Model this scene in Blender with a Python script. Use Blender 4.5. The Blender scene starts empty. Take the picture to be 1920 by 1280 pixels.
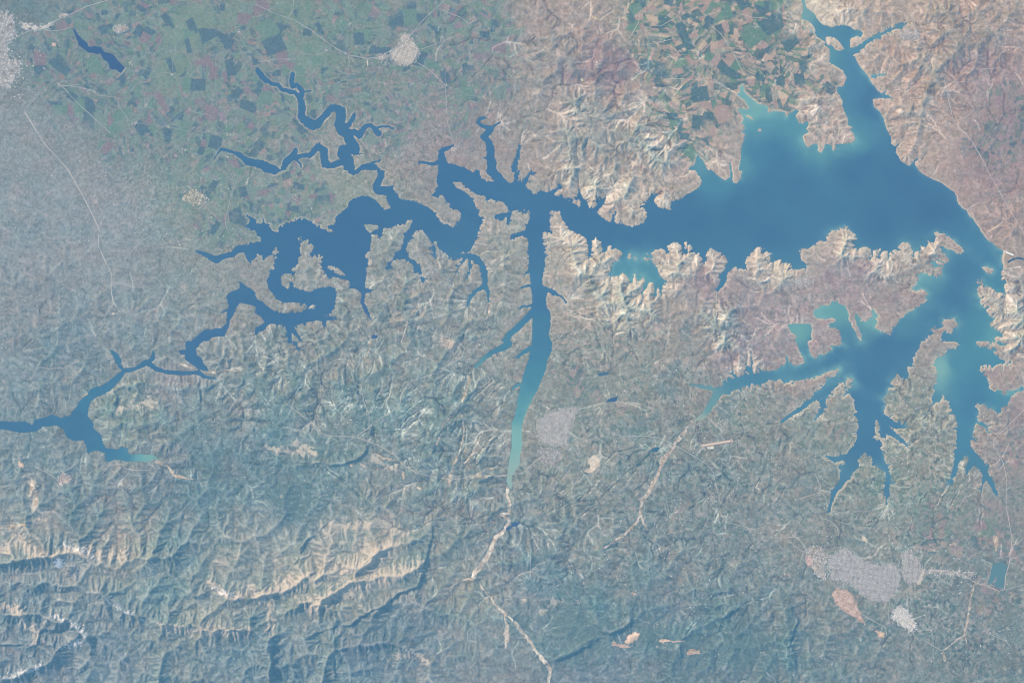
import math, heapq, random
import numpy as np
f32 = np.float32
try:
    import bpy
except ImportError:
    bpy = None

# ------------------------------------------------------------------ scale
# one Blender unit = 1 km; survey coordinates run 20 to the km, x to the right
# (west) and y downwards (north).
KM = 0.05
def wx(x): return (x - 960.0) * KM
def wy(y): return (640.0 - y) * KM

SUN_ELEV, SUN_AZ = 40.0, 142.0          # azimuth measured from +x towards +y
SUN_STRENGTH = 4.2
CAM_H = 240.0

if bpy:
    sc = bpy.context.scene
    col = sc.collection
    cam = bpy.data.cameras.new('camera'); camo = bpy.data.objects.new('camera', cam)
    col.objects.link(camo); sc.camera = camo
    camo.location = (0, 0, CAM_H); camo.rotation_euler = (0, 0, 0)
    cam.sensor_width = 36.0; cam.lens = 36.0 * CAM_H / 96.0
    cam.clip_start = 1.0; cam.clip_end = 3000.0
    w = bpy.data.worlds.new('World'); sc.world = w; w.use_nodes = True
    nt = w.node_tree; bg = nt.nodes['Background']
    sky = nt.nodes.new('ShaderNodeTexSky'); sky.sky_type = 'NISHITA'; sky.sun_disc = False
    sky.sun_elevation = math.radians(SUN_ELEV)
    sky.sun_rotation = math.radians(90.0 - SUN_AZ)
    nt.links.new(sky.outputs[0], bg.inputs[0]); bg.inputs[1].default_value = 0.12
    sun = bpy.data.lights.new('sun', 'SUN'); suno = bpy.data.objects.new('sun', sun)
    col.objects.link(suno); sun.energy = SUN_STRENGTH; sun.angle = math.radians(0.5)
    sun.color = (1.0, 0.965, 0.91)
    suno.rotation_euler = (math.radians(90 - SUN_ELEV), 0, math.radians(SUN_AZ + 90))
    suno.location = (-60, 60, 200)
    vs = sc.view_settings; vs.view_transform = 'Standard'; vs.look = 'None'; vs.gamma = 1.0
    vs.use_curve_mapping = False; vs.exposure = 1.13
    sc.cycles.use_denoising = True; sc.cycles.denoiser = 'OPENIMAGEDENOISE'; sc.cycles.denoising_input_passes = 'RGB_ALBEDO_NORMAL'; sc.cycles.denoising_prefilter = 'ACCURATE'
    sc.cycles.volume_bounces = 0; sc.cycles.use_adaptive_sampling = False
    sc.cycles.max_bounces = 4
    sc.cycles.pixel_filter_type = 'BLACKMAN_HARRIS'; sc.cycles.filter_width = 1.15

# ------------------------------------------------------------------ survey of the shore
# water outlines, in quarter-steps of the survey grid, sheet by sheet (column, row)
SHEET = {}
def sh(c, r, polys=(), strips=(), land=()):
    SHEET[(c, r)] = (polys, strips, land)
def pts(s):
    v = [float(q) for q in s.replace(',', ' ').split()]
    return np.array(v).reshape(-1, 2)
def pts3(s):
    v = [float(q) for q in s.replace(',', ' ').split()]
    return np.array(v).reshape(-1, 3)

sh(0, 0, ["540,205 560,225 600,275 650,320 665,350 755,352 790,395 850,408 885,460 942,512 912,552 870,525 832,525 815,475 780,440 755,402 670,400 630,370 595,345 590,320 560,255",
          "1655,1110 1700,1115 1790,1145 1860,1185 1925,1200 1925,1255 1850,1245 1815,1200 1740,1150 1660,1130"],
   ["1665,1115,8 1630,1160,6 1605,1195,4"])
sh(1, 0, ["740,1290 790,1240 850,1220 900,1235 940,1290",
          "1368,1290 1365,1180 1375,1130 1400,1110 1500,1080 1440,1130 1415,1140 1420,1180 1445,1230 1500,1240 1560,1255 1595,1290"],
   ["5,520,14 20,540,20 60,595,18 110,628,14 170,640,14 200,675,14 240,685,14 290,695,16 330,725,22 345,790,26 345,850,28 345,880,28 390,920,36 430,945,34 460,935,30 490,895,24 530,855,24 560,820,26 600,810,26 640,840,36 640,890,38 625,940,36 650,980,42 690,1000,36 700,1050,36 740,1100,36 750,1125,30 710,1125,34 650,1120,32 650,1160,40 690,1200,40 700,1250,40 700,1290,40",
    "275,560,16 265,610,18 275,650,18 310,640,16 345,680,18 345,720,20",
    "690,990,24 740,990,18 780,1020,24 800,980,18 830,945,14 870,945,14 900,980,18 925,1010,16 935,1000,10",
    "900,970,9 950,950,7 1000,950,6 1030,968,7 1042,958,5",
    "660,950,18 700,935,18 725,890,16 740,860,10", "565,815,8 560,790,5", "330,885,8 315,890,5", "350,690,6 410,685,4",
    "0,1225,32 80,1250,32 140,1275,30 160,1290,30",
    "205,1275,20 230,1215,24 270,1185,24 300,1130,16", "270,1185,22 340,1170,16 410,1165,20 440,1130,22 470,1100,26 510,1130,28 515,1200,30 520,1235,28 570,1245,24 620,1225,24 670,1215,24",
    "300,1190,9 330,1225,8 340,1255,6", "470,1090,8 480,1065,4", "420,1150,8 420,1110,4",
    "870,1225,8 930,1205,5", "730,1160,5 800,1152,4",
    "1225,1220,7 1290,1225,9 1330,1235,12 1370,1215,16",
    "1720,885,9 1680,895,13 1665,925,13 1690,945,13 1740,960,17 1765,970,22 1740,1000,22 1710,1030,25 1745,1060,23 1760,1110,27 1760,1180,29 1770,1220,34 1775,1290,36",
    "1765,965,13 1800,940,8 1835,915,5", "1745,1190,10 1710,1190,5"])
sh(2, 0, ["1680,705 1740,690 1790,735 1850,780 1925,800 1925,1290 1700,1290 1715,1200 1720,1130 1740,1050 1755,1010 1720,990 1750,960 1725,930 1745,890 1720,860 1700,815 1760,825 1785,810 1750,760",
          "1330,1260 1370,1240 1385,1180 1395,1165 1430,1200 1480,1290 1330,1290"],
   ["60,1100,7 40,1190,11 20,1250,18 15,1290,20", "1638,1230,6 1640,1290,8", "1725,690,18 1728,650,8"],
   ["1750,872 1775,865 1805,885 1812,908 1785,890", "1845,970 1860,960 1875,975 1865,992 1848,988"])
sh(3, 0, ["250,-10 275,-10 290,60 350,105 380,160 415,190 440,195 480,210 520,195 580,190 620,205 650,225 705,245 695,270 660,275 625,290 620,330 615,365 650,360 700,325 760,290 820,270 870,240 930,212 985,192 1040,178 1040,190 990,205 935,228 880,255 830,280 780,310 740,340 690,385 625,410 660,450 700,510 750,570 790,640 830,690 860,705 895,715 945,745 850,740 790,745 795,800 840,840 870,890 885,950 905,1000 930,1060 925,1080 965,1105 960,1150 1000,1210 1060,1245 1090,1215 1150,1170 1100,1225 1120,1260 1140,1295 -10,1295 -10,855 40,830 90,840 130,850 140,885 165,850 210,825 240,835 205,870 240,925 270,930 300,905 310,935 290,970 310,990 260,1020 270,1060 300,1110 330,1090 370,1075 375,1130 400,1150 430,1110 430,1080 480,1090 485,1135 505,1130 510,1085 580,1080 630,1075 660,1040 640,1000 620,980 635,955 605,940 600,890 560,800 565,770 545,720 520,690 520,655 570,650 585,600 588,575 560,530 510,500 460,470 468,420 462,370 420,335 440,325 390,295 350,260 360,225 335,185 300,160 255,150 255,110 265,60"],
   ["870,700,8 890,685,4", "780,575,8 870,560,4", "960,1100,6 985,1080,4"],
   ["440,275 500,285 540,320 572,370 545,385 510,375 490,345 450,340 435,310"])
sh(0, 1, ["1845,335 1880,345 1925,370 1925,440 1880,435 1845,420 1870,390 1880,370",
          "1820,575 1925,550 1925,620 1870,690 1840,630",
          "1800,830 1840,860 1900,900 1925,930 1925,1015 1880,1005 1800,995 1770,1030 1750,1090 1725,1120 1715,1170 1690,1240 1600,1250 1535,1290 1420,1290 1450,1265 1540,1190 1660,1185 1700,1140 1705,1060 1700,1050 1720,1010 1715,985 1695,945 1730,915 1795,880"],
   ["1480,610,9 1540,625,16 1590,655,24 1625,670,28 1680,645,18 1740,630,20 1790,590,24 1840,590,22 1880,610,30 1925,600,45", "1700,1045,7 1660,1068,4"])
sh(1, 1, ["690,-10 695,20 730,35 770,25 800,-10",
  "-10,400 40,405 75,405 90,430 110,470 160,480 190,460 175,440 205,425 230,390 260,395 330,365 350,380 420,385 470,430 520,445 560,465 590,455 530,430 545,420 590,405 600,360 640,320 690,275 700,235 740,205 790,192 850,195 890,215 930,255 960,295 980,300 1015,285 1000,250 985,210 985,185 895,175 880,150 880,100 915,40 905,-10 960,-10 965,50 930,120 1000,125 1025,110 1035,150 1060,185 1075,215 1150,225 1210,240 1290,275 1340,310 1375,370 1390,400 1430,405 1475,430 1500,415 1530,375 1545,330 1530,300 1480,290 1460,250 1430,235 1420,205 1395,180 1370,195 1310,195 1345,165 1365,130 1380,125 1360,90 1365,-10 1590,-10 1620,20 1650,20 1655,-10 1678,-10 1682,60 1720,82 1780,88 1797,68 1760,45 1730,20 1722,-10 1800,-10 1840,40 1890,90 1925,95 1925,320 1910,350 1900,400 1885,400 1880,340 1850,380 1840,350 1810,355 1830,325 1900,310 1890,270 1830,230 1760,210 1725,230 1725,195 1650,175 1590,130 1560,100 1520,85 1475,90 1500,130 1560,160 1600,190 1640,260 1660,300 1680,350 1705,350 1700,375 1680,420 1665,470 1650,520 1620,580 1610,605 1535,620 1545,635 1560,650 1500,660 1440,640 1400,610 1370,580 1345,530 1330,530 1350,590 1342,655 1332,600 1320,540 1290,490 1250,450 1215,440 1170,440 1160,400 1195,375 1140,370 1120,395 1060,410 1000,430 955,430 940,500 925,510 910,480 870,480 868,500 860,560 850,600 820,640 835,680 830,760 820,830 820,880 870,895 870,905 820,920 800,940 770,900 740,885 700,885 705,830 690,820 640,815 590,800 540,800 520,770 500,740 495,700 500,670 510,640 480,625 440,630 430,650 410,640 405,610 435,590 440,570 410,540 400,510 385,510 380,530 365,490 335,487 300,500 310,540 330,560 325,640 310,700 265,740 270,770 215,770 185,800 190,860 235,885 260,870 265,840 275,870 320,890 380,905 400,910 460,885 540,875 590,880 605,920 600,970 585,1030 560,1070 510,1090 560,1105 610,1110 580,1120 530,1125 515,1185 490,1130 470,1120 400,1135 330,1150 290,1170 268,1210 265,1290 245,1290 240,1230 220,1170 190,1155 110,1155 80,1165 65,1190 30,1200 -10,1240 -10,1190 65,1140 40,1100 -10,1060 -10,940 60,1000 100,1030 130,1050 190,1070 270,1070 340,1065 385,1030 370,1000 310,985 220,990 170,970 130,930 100,890 85,840 110,770 140,730 150,680 165,600 170,560 140,570 120,610 60,655 40,625 0,610 -10,610 -10,545 40,545 50,500 10,440 -10,435"],
 ["1560,640,18 1640,650,24 1690,700,22 1715,760,20 1718,820,20 1715,860,18 1740,900,13 1745,950,8 1748,985,4",
  "1715,865,15 1650,900,13 1610,950,11 1590,990,7 1585,1020,4", "1560,670,12 1545,700,8 1520,730,5 1515,760,4", "1605,670,9 1600,740,6 1585,800,4",
  "1185,420,26 1140,490,26 1120,550,20 1105,600,18 1130,650,20 1180,690,18 1220,740,16 1245,790,14 1255,830,9",
  "1100,620,14 1050,650,13 1015,690,9 985,730,5", "805,930,15 800,990,13 820,1040,13 850,1090,7 860,1115,4",
  "270,1200,10 310,1240,8 350,1280,5", "880,1245,13 900,1245,11", "1925,1212,24 1900,1240,26 1860,1295,26", "60,-10,18 140,5,24 175,-10,16", "1140,655,6 1130,690,4", "1190,740,8 1205,725,6"],
 ["800,405 840,400 920,412 915,440 868,470 855,470 830,450", "545,710 580,705 625,735 660,765 678,795 630,785 570,755 540,730", "390,1030 440,1005 455,1010 430,1030 400,1040"])
sh(2, 1, ["-10,95 40,80 70,95 100,90 105,130 150,160 190,170 215,150 265,170 300,150 370,110 315,185 400,215 460,245 520,275 515,235 490,190 510,150 530,200 580,265 590,305 640,260 690,210 715,180 690,250 640,320 700,370 735,390 765,330 770,390 830,405 905,420 960,405 1010,360 1015,320 990,290 1000,240 1030,220 1050,165 1065,190 1070,240 1100,280 1160,290 1185,300 1200,230 1270,215 1310,180 1370,150 1410,120 1425,80 1400,30 1370,-10 1490,-10 1530,30 1570,50 1605,75 1640,50 1640,-10 1650,-10 1655,50 1660,95 1690,100 1715,60 1730,-10 1925,-10 1925,600 1880,580 1845,570 1800,610 1760,650 1750,690 1760,720 1720,725 1690,740 1680,715 1650,740 1620,770 1600,840 1570,880 1540,910 1535,890 1560,840 1590,750 1620,710 1615,670 1580,620 1530,600 1490,580 1460,610 1450,680 1420,650 1370,610 1340,560 1310,530 1290,540 1300,640 1270,570 1240,535 1200,545 1160,570 1170,620 1130,580 1080,595 1040,620 1060,660 975,650 1010,680 1060,690 1090,740 1110,790 1150,830 1130,870 1120,930 1095,870 1075,930 1060,840 1030,840 1010,880 970,920 960,940 985,870 1000,830 985,790 950,840 920,780 900,840 860,790 830,760 800,800 780,790 750,800 720,790 750,740 755,700 800,660 830,640 825,610 780,580 740,560 715,570 700,620 680,600 670,540 630,510 595,530 600,610 575,650 570,560 560,510 500,470 460,455 420,450 425,410 385,370 350,310 310,295 280,310 285,370 290,440 270,465 225,465 240,520 235,600 250,640 245,720 230,790 230,850 240,870 300,890 370,940 300,930 265,910 255,960 260,1020 290,1080 290,1160 275,1230 300,1290 150,1290 155,1200 158,1100 100,1150 50,1200 0,1240 -10,1240 -10,1190 60,1130 130,1060 150,1020 80,1030 20,1048 80,1018 150,1005 155,930 140,870 90,880 40,895 90,868 140,850 135,770 80,785 130,745 130,680 125,600 120,510 75,490 0,510 -10,490 50,465 100,450 130,390 140,300 90,290 85,320 50,290 0,300 -10,300"],
 ["25,90,13 35,40,9 55,-5,9", "90,100,14 120,50,9 145,10,7", "370,940,7 405,985,5", "1590,760,8 1560,860,9"],
 ["870,655 880,625 897,630 885,655", "918,670 912,645 930,640 938,665", "1005,625 1012,612 1025,618 1018,630"])
sh(3, 1, ["-10,-10 1120,-10 1150,20 1240,70 1290,90 1350,130 1400,165 1415,200 1430,250 1490,310 1550,380 1580,430 1620,490 1690,555 1720,580 1768,600 1756,640 1756,690 1770,722 1790,745 1745,755 1745,790 1770,860 1785,935 1760,915 1720,910 1680,880 1650,870 1620,840 1610,810 1570,800 1560,830 1580,870 1570,920 1590,960 1600,1010 1640,1060 1670,1100 1700,1110 1660,1150 1680,1180 1740,1210 1760,1240 1700,1250 1690,1295 1290,1295 1340,1230 1380,1220 1390,1190 1430,1165 1400,1110 1340,1110 1290,1150 1230,1180 1230,1220 1170,1250 1150,1295 845,1295 870,1230 880,1220 920,1240 940,1180 990,1130 1010,1100 1060,1060 1100,1040 1150,1010 1200,970 1180,945 1205,930 1165,885 1110,900 1085,890 1110,855 1135,810 1150,770 1200,775 1270,805 1310,780 1315,730 1325,695 1365,680 1330,630 1290,580 1300,565 1380,605 1445,635 1478,610 1460,580 1400,530 1330,475 1280,455 1240,470 1260,500 1250,535 1230,540 1190,515 1210,545 1190,570 1145,570 1150,600 1095,610 1070,560 1040,525 1000,540 960,580 910,610 870,600 800,680 840,620 850,580 780,600 740,570 700,570 670,610 660,560 630,555 670,520 660,480 615,450 600,420 570,415 520,440 450,470 430,510 390,520 340,560 300,595 260,575 225,600 250,670 280,690 290,730 240,740 190,740 180,685 160,700 120,690 95,665 50,680 20,690 15,615 -10,620",
  "340,1090 345,1050 400,1015 470,1010 480,980 520,990 590,1030 600,1090 600,1130 640,1190 670,1240 700,1295 560,1295 550,1200 510,1170 450,1155 520,1140 510,1100 430,1110 370,1105",
  "150,1160 200,1150 320,1150 330,1180 320,1295 190,1295 220,1250 170,1200",
  "670,1090 690,1140 740,1140 790,1100 780,1030 800,1070 820,1090 805,1130 800,1180 850,1210 890,1230 870,1295 700,1295 700,1230 680,1160"],
 ["780,600,6 790,650,4", "1260,670,5 1320,690,6", "1240,700,4 1310,715,5", "900,640,4 915,605,6"],
 ["1565,695 1600,705 1650,735 1697,745 1670,770 1630,755 1600,725"])
sh(0, 2, ["1395,-10 1395,60 1340,75 1350,95 1390,100 1390,140 1440,170 1470,190 1490,215 1580,225 1560,205 1530,170 1520,130 1480,100 1470,60 1500,20 1535,-10",
  "800,370 720,385 640,410 590,460 560,510 530,560 460,575 400,550 330,570 260,590 240,630 200,600 100,605 0,595 -10,595 -10,655 80,670 160,685 270,675 320,640 430,630 480,660 500,720 570,750 630,735 650,800 660,840 710,820 790,830 790,890 810,910 840,890 890,885 940,900 960,900 1110,905 1150,885 1200,890 1150,855 1090,845 970,850 960,800 910,790 880,810 800,800 770,750 760,700 700,650 705,620 660,560 670,490 690,440 750,410 790,390"],
 ["1630,280,5 1580,275,9 1530,265,13 1490,235,18 1440,235,16 1380,240,16 1300,235,15 1230,225,16 1170,205,18 1130,175,18 1095,160,20 1060,180,18 1010,210,14 940,220,15 910,250,20 870,290,28 820,335,30 770,365,34 700,390,36",
  "840,75,11 870,110,20 890,150,24 900,180,13 925,215,11", "1150,85,10 1150,120,18 1120,150,14"])
sh(1, 2, ["1925,780 1905,860 1890,940 1885,1000 1880,1060 1895,1100 1925,1100"],
 ["265,-10,13 300,20,9 320,60,6", "1925,0,38 1860,40,24 1780,80,18 1720,120,16 1680,165,12 1650,195,10"])
sh(2, 2, ["160,-10 140,60 120,150 95,220 75,300 60,350 45,430 35,500 15,580 -10,620 -10,1000 30,970 55,920 70,830 75,740 75,640 90,570 125,500 150,440 185,380 205,330 250,230 270,140 295,80 305,-10",
  "690,460 740,430 795,415 790,445 740,455", "640,245 725,230 720,250 660,255", "1030,830 1070,795 1110,800 1090,830"],
 ["140,50,16 80,85,13 40,120,9", "10,350,9 60,320,9", "1925,265,45 1840,280,40 1760,290,38 1680,315,42 1620,350,36 1560,370,34 1530,410,26 1500,460,26 1470,510,22 1440,555,20 1400,580,14 1370,590,7",
  "1550,365,12 1480,350,14 1400,335,10 1340,325,5", "1800,240,13 1790,205,8 1750,180,5", "1795,205,6 1800,150,4", "1680,265,12 1650,240,6", "1870,225,10 1850,205,5"])
sh(3, 2, ["-10,230 60,215 110,190 140,150 140,100 160,160 210,185 275,160 250,90 205,-10 300,-10 300,40 320,100 350,130 400,110 440,95 480,60 470,40 570,30 590,0 600,-10 1145,-10 1145,20 1130,60 1075,115 1090,150 1080,190 1045,185 1050,240 1060,260 1020,290 985,250 975,210 960,250 910,310 890,390 870,420 850,440 890,480 865,520 890,560 940,600 1010,630 1040,650 960,650 900,630 930,670 1000,720 1060,790 1010,760 940,710 890,680 880,720 855,720 850,660 830,600 810,580 800,640 790,710 820,760 860,850 890,920 915,980 920,1030 905,1080 900,1160 890,1200 885,1120 890,1040 870,970 830,940 790,900 780,860 730,830 690,860 670,900 690,940 640,980 600,1040 560,1080 510,1150 480,1220 460,1295 440,1295 470,1190 480,1120 530,1060 550,1010 545,940 580,915 540,900 500,910 470,890 420,860 510,865 590,845 640,790 665,740 680,660 690,600 665,570 640,550 660,520 650,480 655,440 610,390 560,410 600,370 640,330 640,280 600,285 540,320 480,370 440,430 420,500 390,560 350,590 400,500 415,410 340,450 280,500 200,550 110,610 90,600 180,530 270,460 350,400 400,360 440,300 500,250 550,215 520,205 440,230 400,260 320,270 250,290 210,300 180,325 200,290 120,310 95,285 60,300 0,285 -10,285",
  "1360,-10 1435,10 1410,60 1340,65 1330,100 1260,130 1250,180 1280,230 1260,290 1280,320 1250,380 1230,430 1240,480 1270,440 1290,460 1310,395 1340,440 1370,490 1410,570 1425,620 1425,700 1420,800 1400,860 1395,930 1380,1000 1340,1100 1370,1050 1410,1000 1440,920 1480,850 1505,900 1480,960 1500,980 1545,930 1600,970 1620,1000 1600,1060 1640,1040 1680,1100 1720,1170 1715,1120 1680,1040 1650,990 1640,940 1600,880 1560,840 1530,800 1510,770 1530,720 1540,660 1560,610 1620,640 1660,680 1620,610 1580,600 1560,580 1580,520 1550,490 1570,460 1620,480 1680,500 1720,530 1740,490 1800,490 1820,420 1870,380 1925,340 1840,370 1770,400 1750,390 1710,380 1670,360 1640,280 1590,230 1590,180 1640,170 1700,180 1760,160 1795,190 1790,150 1720,120 1680,70 1620,40 1560,20 1560,-10"],
 ["1620,1050,8 1600,1110,5", "890,1180,7 890,1230,4", "1730,10,14 1780,30,8", "455,1290,7 470,1200,8"],
 ["540,905 550,892 575,893 580,912 562,922 545,918"])
sh(2, 3, ["-10,80 20,70 62,80 40,105 -10,115"])
sh(1, 3, ["1925,105 1890,115 1872,135 1885,140 1925,118"])
sh(3, 3, ["1665,480 1690,390 1730,378 1785,392 1800,412 1780,490 1770,570 1705,560 1715,510 1710,460 1695,520 1650,550"])

def fill_poly(m, p):
    """even-odd scanline fill into m, p in pixels of m"""
    H, W = m.shape
    x0, y0 = p[:, 0], p[:, 1]; x1, y1 = np.roll(x0, -1), np.roll(y0, -1)
    for j in range(max(0, int(y0.min())), min(H, int(y0.max()) + 2)):
        yc = j + 0.5
        k = (y0 <= yc) != (y1 <= yc)
        if not k.any(): continue
        xs = np.sort(x0[k] + (yc - y0[k]) * (x1[k] - x0[k]) / (y1[k] - y0[k]))
        for a, b in zip(xs[0::2], xs[1::2]):
            a = max(0, int(math.ceil(a - 0.5))); b = min(W, int(math.floor(b - 0.5)) + 1)
            if b > a: m[j, a:b] = 1
def fill_strip(m, s):
    H, W = m.shape
    for (ax, ay, aw), (bx, by, bw) in zip(s[:-1], s[1:]):
        r = max(aw, bw) + 2
        i0, i1 = max(0, int(min(ax, bx) - r)), min(W, int(max(ax, bx) + r) + 1)
        j0, j1 = max(0, int(min(ay, by) - r)), min(H, int(max(ay, by) + r) + 1)
        if i1 <= i0 or j1 <= j0: continue
        X, Y = np.meshgrid(np.arange(i0, i1) + .5, np.arange(j0, j1) + .5)
        dx, dy = bx - ax, by - ay; L = max(dx * dx + dy * dy, 1e-6)
        t = np.clip(((X - ax) * dx + (Y - ay) * dy) / L, 0, 1)
        d = np.hypot(X - ax - t * dx, Y - ay - t * dy)
        m[j0:j1, i0:i1] |= (d <= aw + (bw - aw) * t).astype(m.dtype)
SS = 2                                      # survey raster: two cells per grid step
def raster_water():
    full = np.zeros((1280 * SS, 1920 * SS), np.uint8)
    for (c, r), (polys, strips, land) in SHEET.items():
        m = full[r * 320 * SS:(r + 1) * 320 * SS, c * 480 * SS:(c + 1) * 480 * SS]
        k = SS / 4.0
        for p in polys: fill_poly(m, pts(p) * k)
        for s in strips:
            q = pts3(s) * k; q[:, 2] = np.maximum(q[:, 2], 1.1); fill_strip(m, q)
        for p in land:
            l = np.zeros_like(m); fill_poly(l, pts(p) * k); m[l > 0] = 0
    return full
# ------------------------------------------------------------------ number helpers
def hash2(ix, iy, seed):
    h = (ix.astype(np.int64) * 374761393 + iy.astype(np.int64) * 668265263 + seed * 974634551) & 0x7fffffff
    h = ((h ^ (h >> 13)) * 1274126177) & 0x7fffffff
    h = ((h ^ (h >> 16)) * 668265263) & 0x7fffffff
    h ^= h >> 15
    return (h & 0xffffff).astype(f32) / f32(0xffffff)
def vnoise(x, y, seed):
    ix, iy = np.floor(x).astype(np.int32), np.floor(y).astype(np.int32)
    x0, y0 = int(ix.min()), int(iy.min())
    w, h = int(ix.max()) - x0 + 2, int(iy.max()) - y0 + 2
    tab = np.random.RandomState(seed & 0xffff).rand(h, w).astype(f32)
    fx, fy = (x - ix).astype(f32), (y - iy).astype(f32)
    fx = fx * fx * fx * (fx * (fx * 6 - 15) + 10); fy = fy * fy * fy * (fy * (fy * 6 - 15) + 10)
    ix = ix - x0; iy = iy - y0
    a = tab[iy, ix]; b = tab[iy, ix + 1]; c = tab[iy + 1, ix]; d = tab[iy + 1, ix + 1]
    return (a + (b - a) * fx) * (1 - fy) + (c + (d - c) * fx) * fy
def fbm(x, y, scale, octv, seed, gain=0.5):
    s = np.zeros(x.shape, f32); a = 1.0; t = 0.0; k = 1.0 / scale
    for o in range(octv):
        an = 0.6 + o * 1.1
        cx, sx = math.cos(an), math.sin(an)
        s += a * (vnoise((x * cx + y * sx) * k + o * 17.3, (y * cx - x * sx) * k - o * 9.7, seed * 31 + o) - 0.5)
        t += a; a *= gain; k *= 2.03
    return s / (t * 0.5)
def blur(a, r):
    n = max(1, int(round(r)))
    for _ in range(3):
        for ax in (0, 1):
            p = [(0, 0), (0, 0)]; p[ax] = (n + 1, n)
            c = np.cumsum(np.pad(a, p, mode='edge'), axis=ax, dtype=np.float64)
            k = 2 * n + 1
            a = ((c[k:] - c[:-k]) if ax == 0 else (c[:, k:] - c[:, :-k])) / k
    return a.astype(f32)
def dist_to(mask, R):
    """distance in cells to the nearest True cell, capped at R"""
    H, W = mask.shape
    g = np.where(mask, 0, R).astype(f32)
    for j in range(1, H): g[j] = np.minimum(g[j], g[j - 1] + 1)
    for j in range(H - 2, -1, -1): g[j] = np.minimum(g[j], g[j + 1] + 1)
    g2 = g * g; out = g2.copy()
    for d in range(1, R):
        dd = float(d * d)
        np.minimum(out[:, d:], g2[:, :-d] + dd, out=out[:, d:])
        np.minimum(out[:, :-d], g2[:, d:] + dd, out=out[:, :-d])
    return np.sqrt(np.minimum(out, R * R))
def sample(a, x, y, ox, oy, cell):
    """bilinear lookup of grid a at survey coordinates"""
    u = np.clip((x - ox) / cell, 0, a.shape[1] - 1.001); v = np.clip((y - oy) / cell, 0, a.shape[0] - 1.001)
    i = u.astype(np.int32); j = v.astype(np.int32); fu = (u - i).astype(f32); fv = (v - j).astype(f32)
    return (a[j, i] * (1 - fu) + a[j, i + 1] * fu) * (1 - fv) + (a[j + 1, i] * (1 - fu) + a[j + 1, i + 1] * fu) * fv
def smooth(a, lo, hi):
    t = np.clip((a - lo) / (hi - lo), 0, 1); return t * t * (3 - 2 * t)
def line_dist(p, X, Y):
    d = np.full(X.shape, 1e9, f32)
    for (ax, ay), (bx, by) in zip(p[:-1], p[1:]):
        dx, dy = bx - ax, by - ay; L = max(dx * dx + dy * dy, 1e-6)
        t = np.clip(((X - ax) * dx + (Y - ay) * dy) / L, 0, 1)
        d = np.minimum(d, np.hypot(X - ax - t * dx, Y - ay - t * dy))
    return d

# ------------------------------------------------------------------ the relief
MX = 110
X0, Y0, X1, Y1 = -MX, -MX, 1920 + MX, 1280 + MX
CELL = 1.25
def grid(cell):
    xs = np.arange(X0, X1 + cell * .5, cell, dtype=f32); ys = np.arange(Y0, Y1 + cell * .5, cell, dtype=f32)
    return np.meshgrid(xs, ys)
water_raster = raster_water().astype(f32)
wr = np.pad(water_raster, MX * SS, mode='reflect')
wr[:MX * SS - 2, :] *= (np.arange(wr.shape[1])[None, :] > (1400 + MX) * SS)   # only the upper arm runs on beyond the survey
wr[-MX * SS:, :] = 0
q_ = np.arange(wr.shape[0])[:, None] / SS - MX
wr[:, -MX * SS:] *= (q_ > 700) & (q_ < 960)
wr = blur(wr, 1)

# uplift: broad swells (x, y, radius, rate) and ridge lines
SWELL = """1130 230 170 .30  1000 80 150 .22  1200 330 110 .22  1100 330 60 .2  1640 60 90 .25  1750 150 120 .30 1820 60 140 .3 1700 240 60 .2 1850 300 120 .16 1560 220 60 .22
1850 520 70 .7 1900 610 60 .7 1880 420 50 .5 1100 500 70 .40 1180 560 60 .4 1290 520 70 .40 1440 510 60 .30 1590 470 60 .35 1640 530 60 .2 1760 480 50 .3 1390 640 100 .2 1500 570 90 .15
1350 590 60 .4 1420 680 50 .25 560 620 90 .25 700 560 120 .22 800 520 90 .22 900 560 90 .25 640 690 150 .22 930 470 60 .3 760 470 60 .2 580 500 60 .2
330 730 110 .9 230 780 60 .5 480 760 90 .6 560 840 120 .8 300 820 80 .5 100 750 90 .25 80 870 90 .4
100 1000 150 1.3 300 980 140 1.3 60 1150 170 1.9 260 1130 170 2.0 480 1000 140 1.0 600 1060 140 1.4 460 1200 170 1.7 700 1150 150 1.4 640 1240 140 1.4 820 1230 110 1.1 760 960 80 .7 700 890 80 .8
60 1300 180 1.8 300 1300 200 1.8 560 1330 200 1.6
1080 1190 120 .9 1250 1180 120 .75 1400 1160 110 .75 1200 1100 120 .4 1500 1230 110 .7 1330 1260 140 .75 1050 1060 90 .4 1640 1250 90 .5 1560 1160 60 .4
850 820 130 .3 900 950 80 .4 1080 930 120 .28 1200 880 150 .2 1500 820 80 .22 1720 780 60 .3 1560 900 100 .2 1800 880 80 .2 1450 950 120 .22 1700 900 80 .2 1880 800 80 .2
1160 660 110 .15 1000 1000 100 .3 860 700 120 .2 880 1120 70 .9 1880 1240 70 .5 1560 730 60 .25 1490 720 40 .2
60 560 200 .12 240 500 180 .12 380 560 100 .14 130 680 120 .14 420 650 60 .3 470 700 50 .4"""
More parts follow.
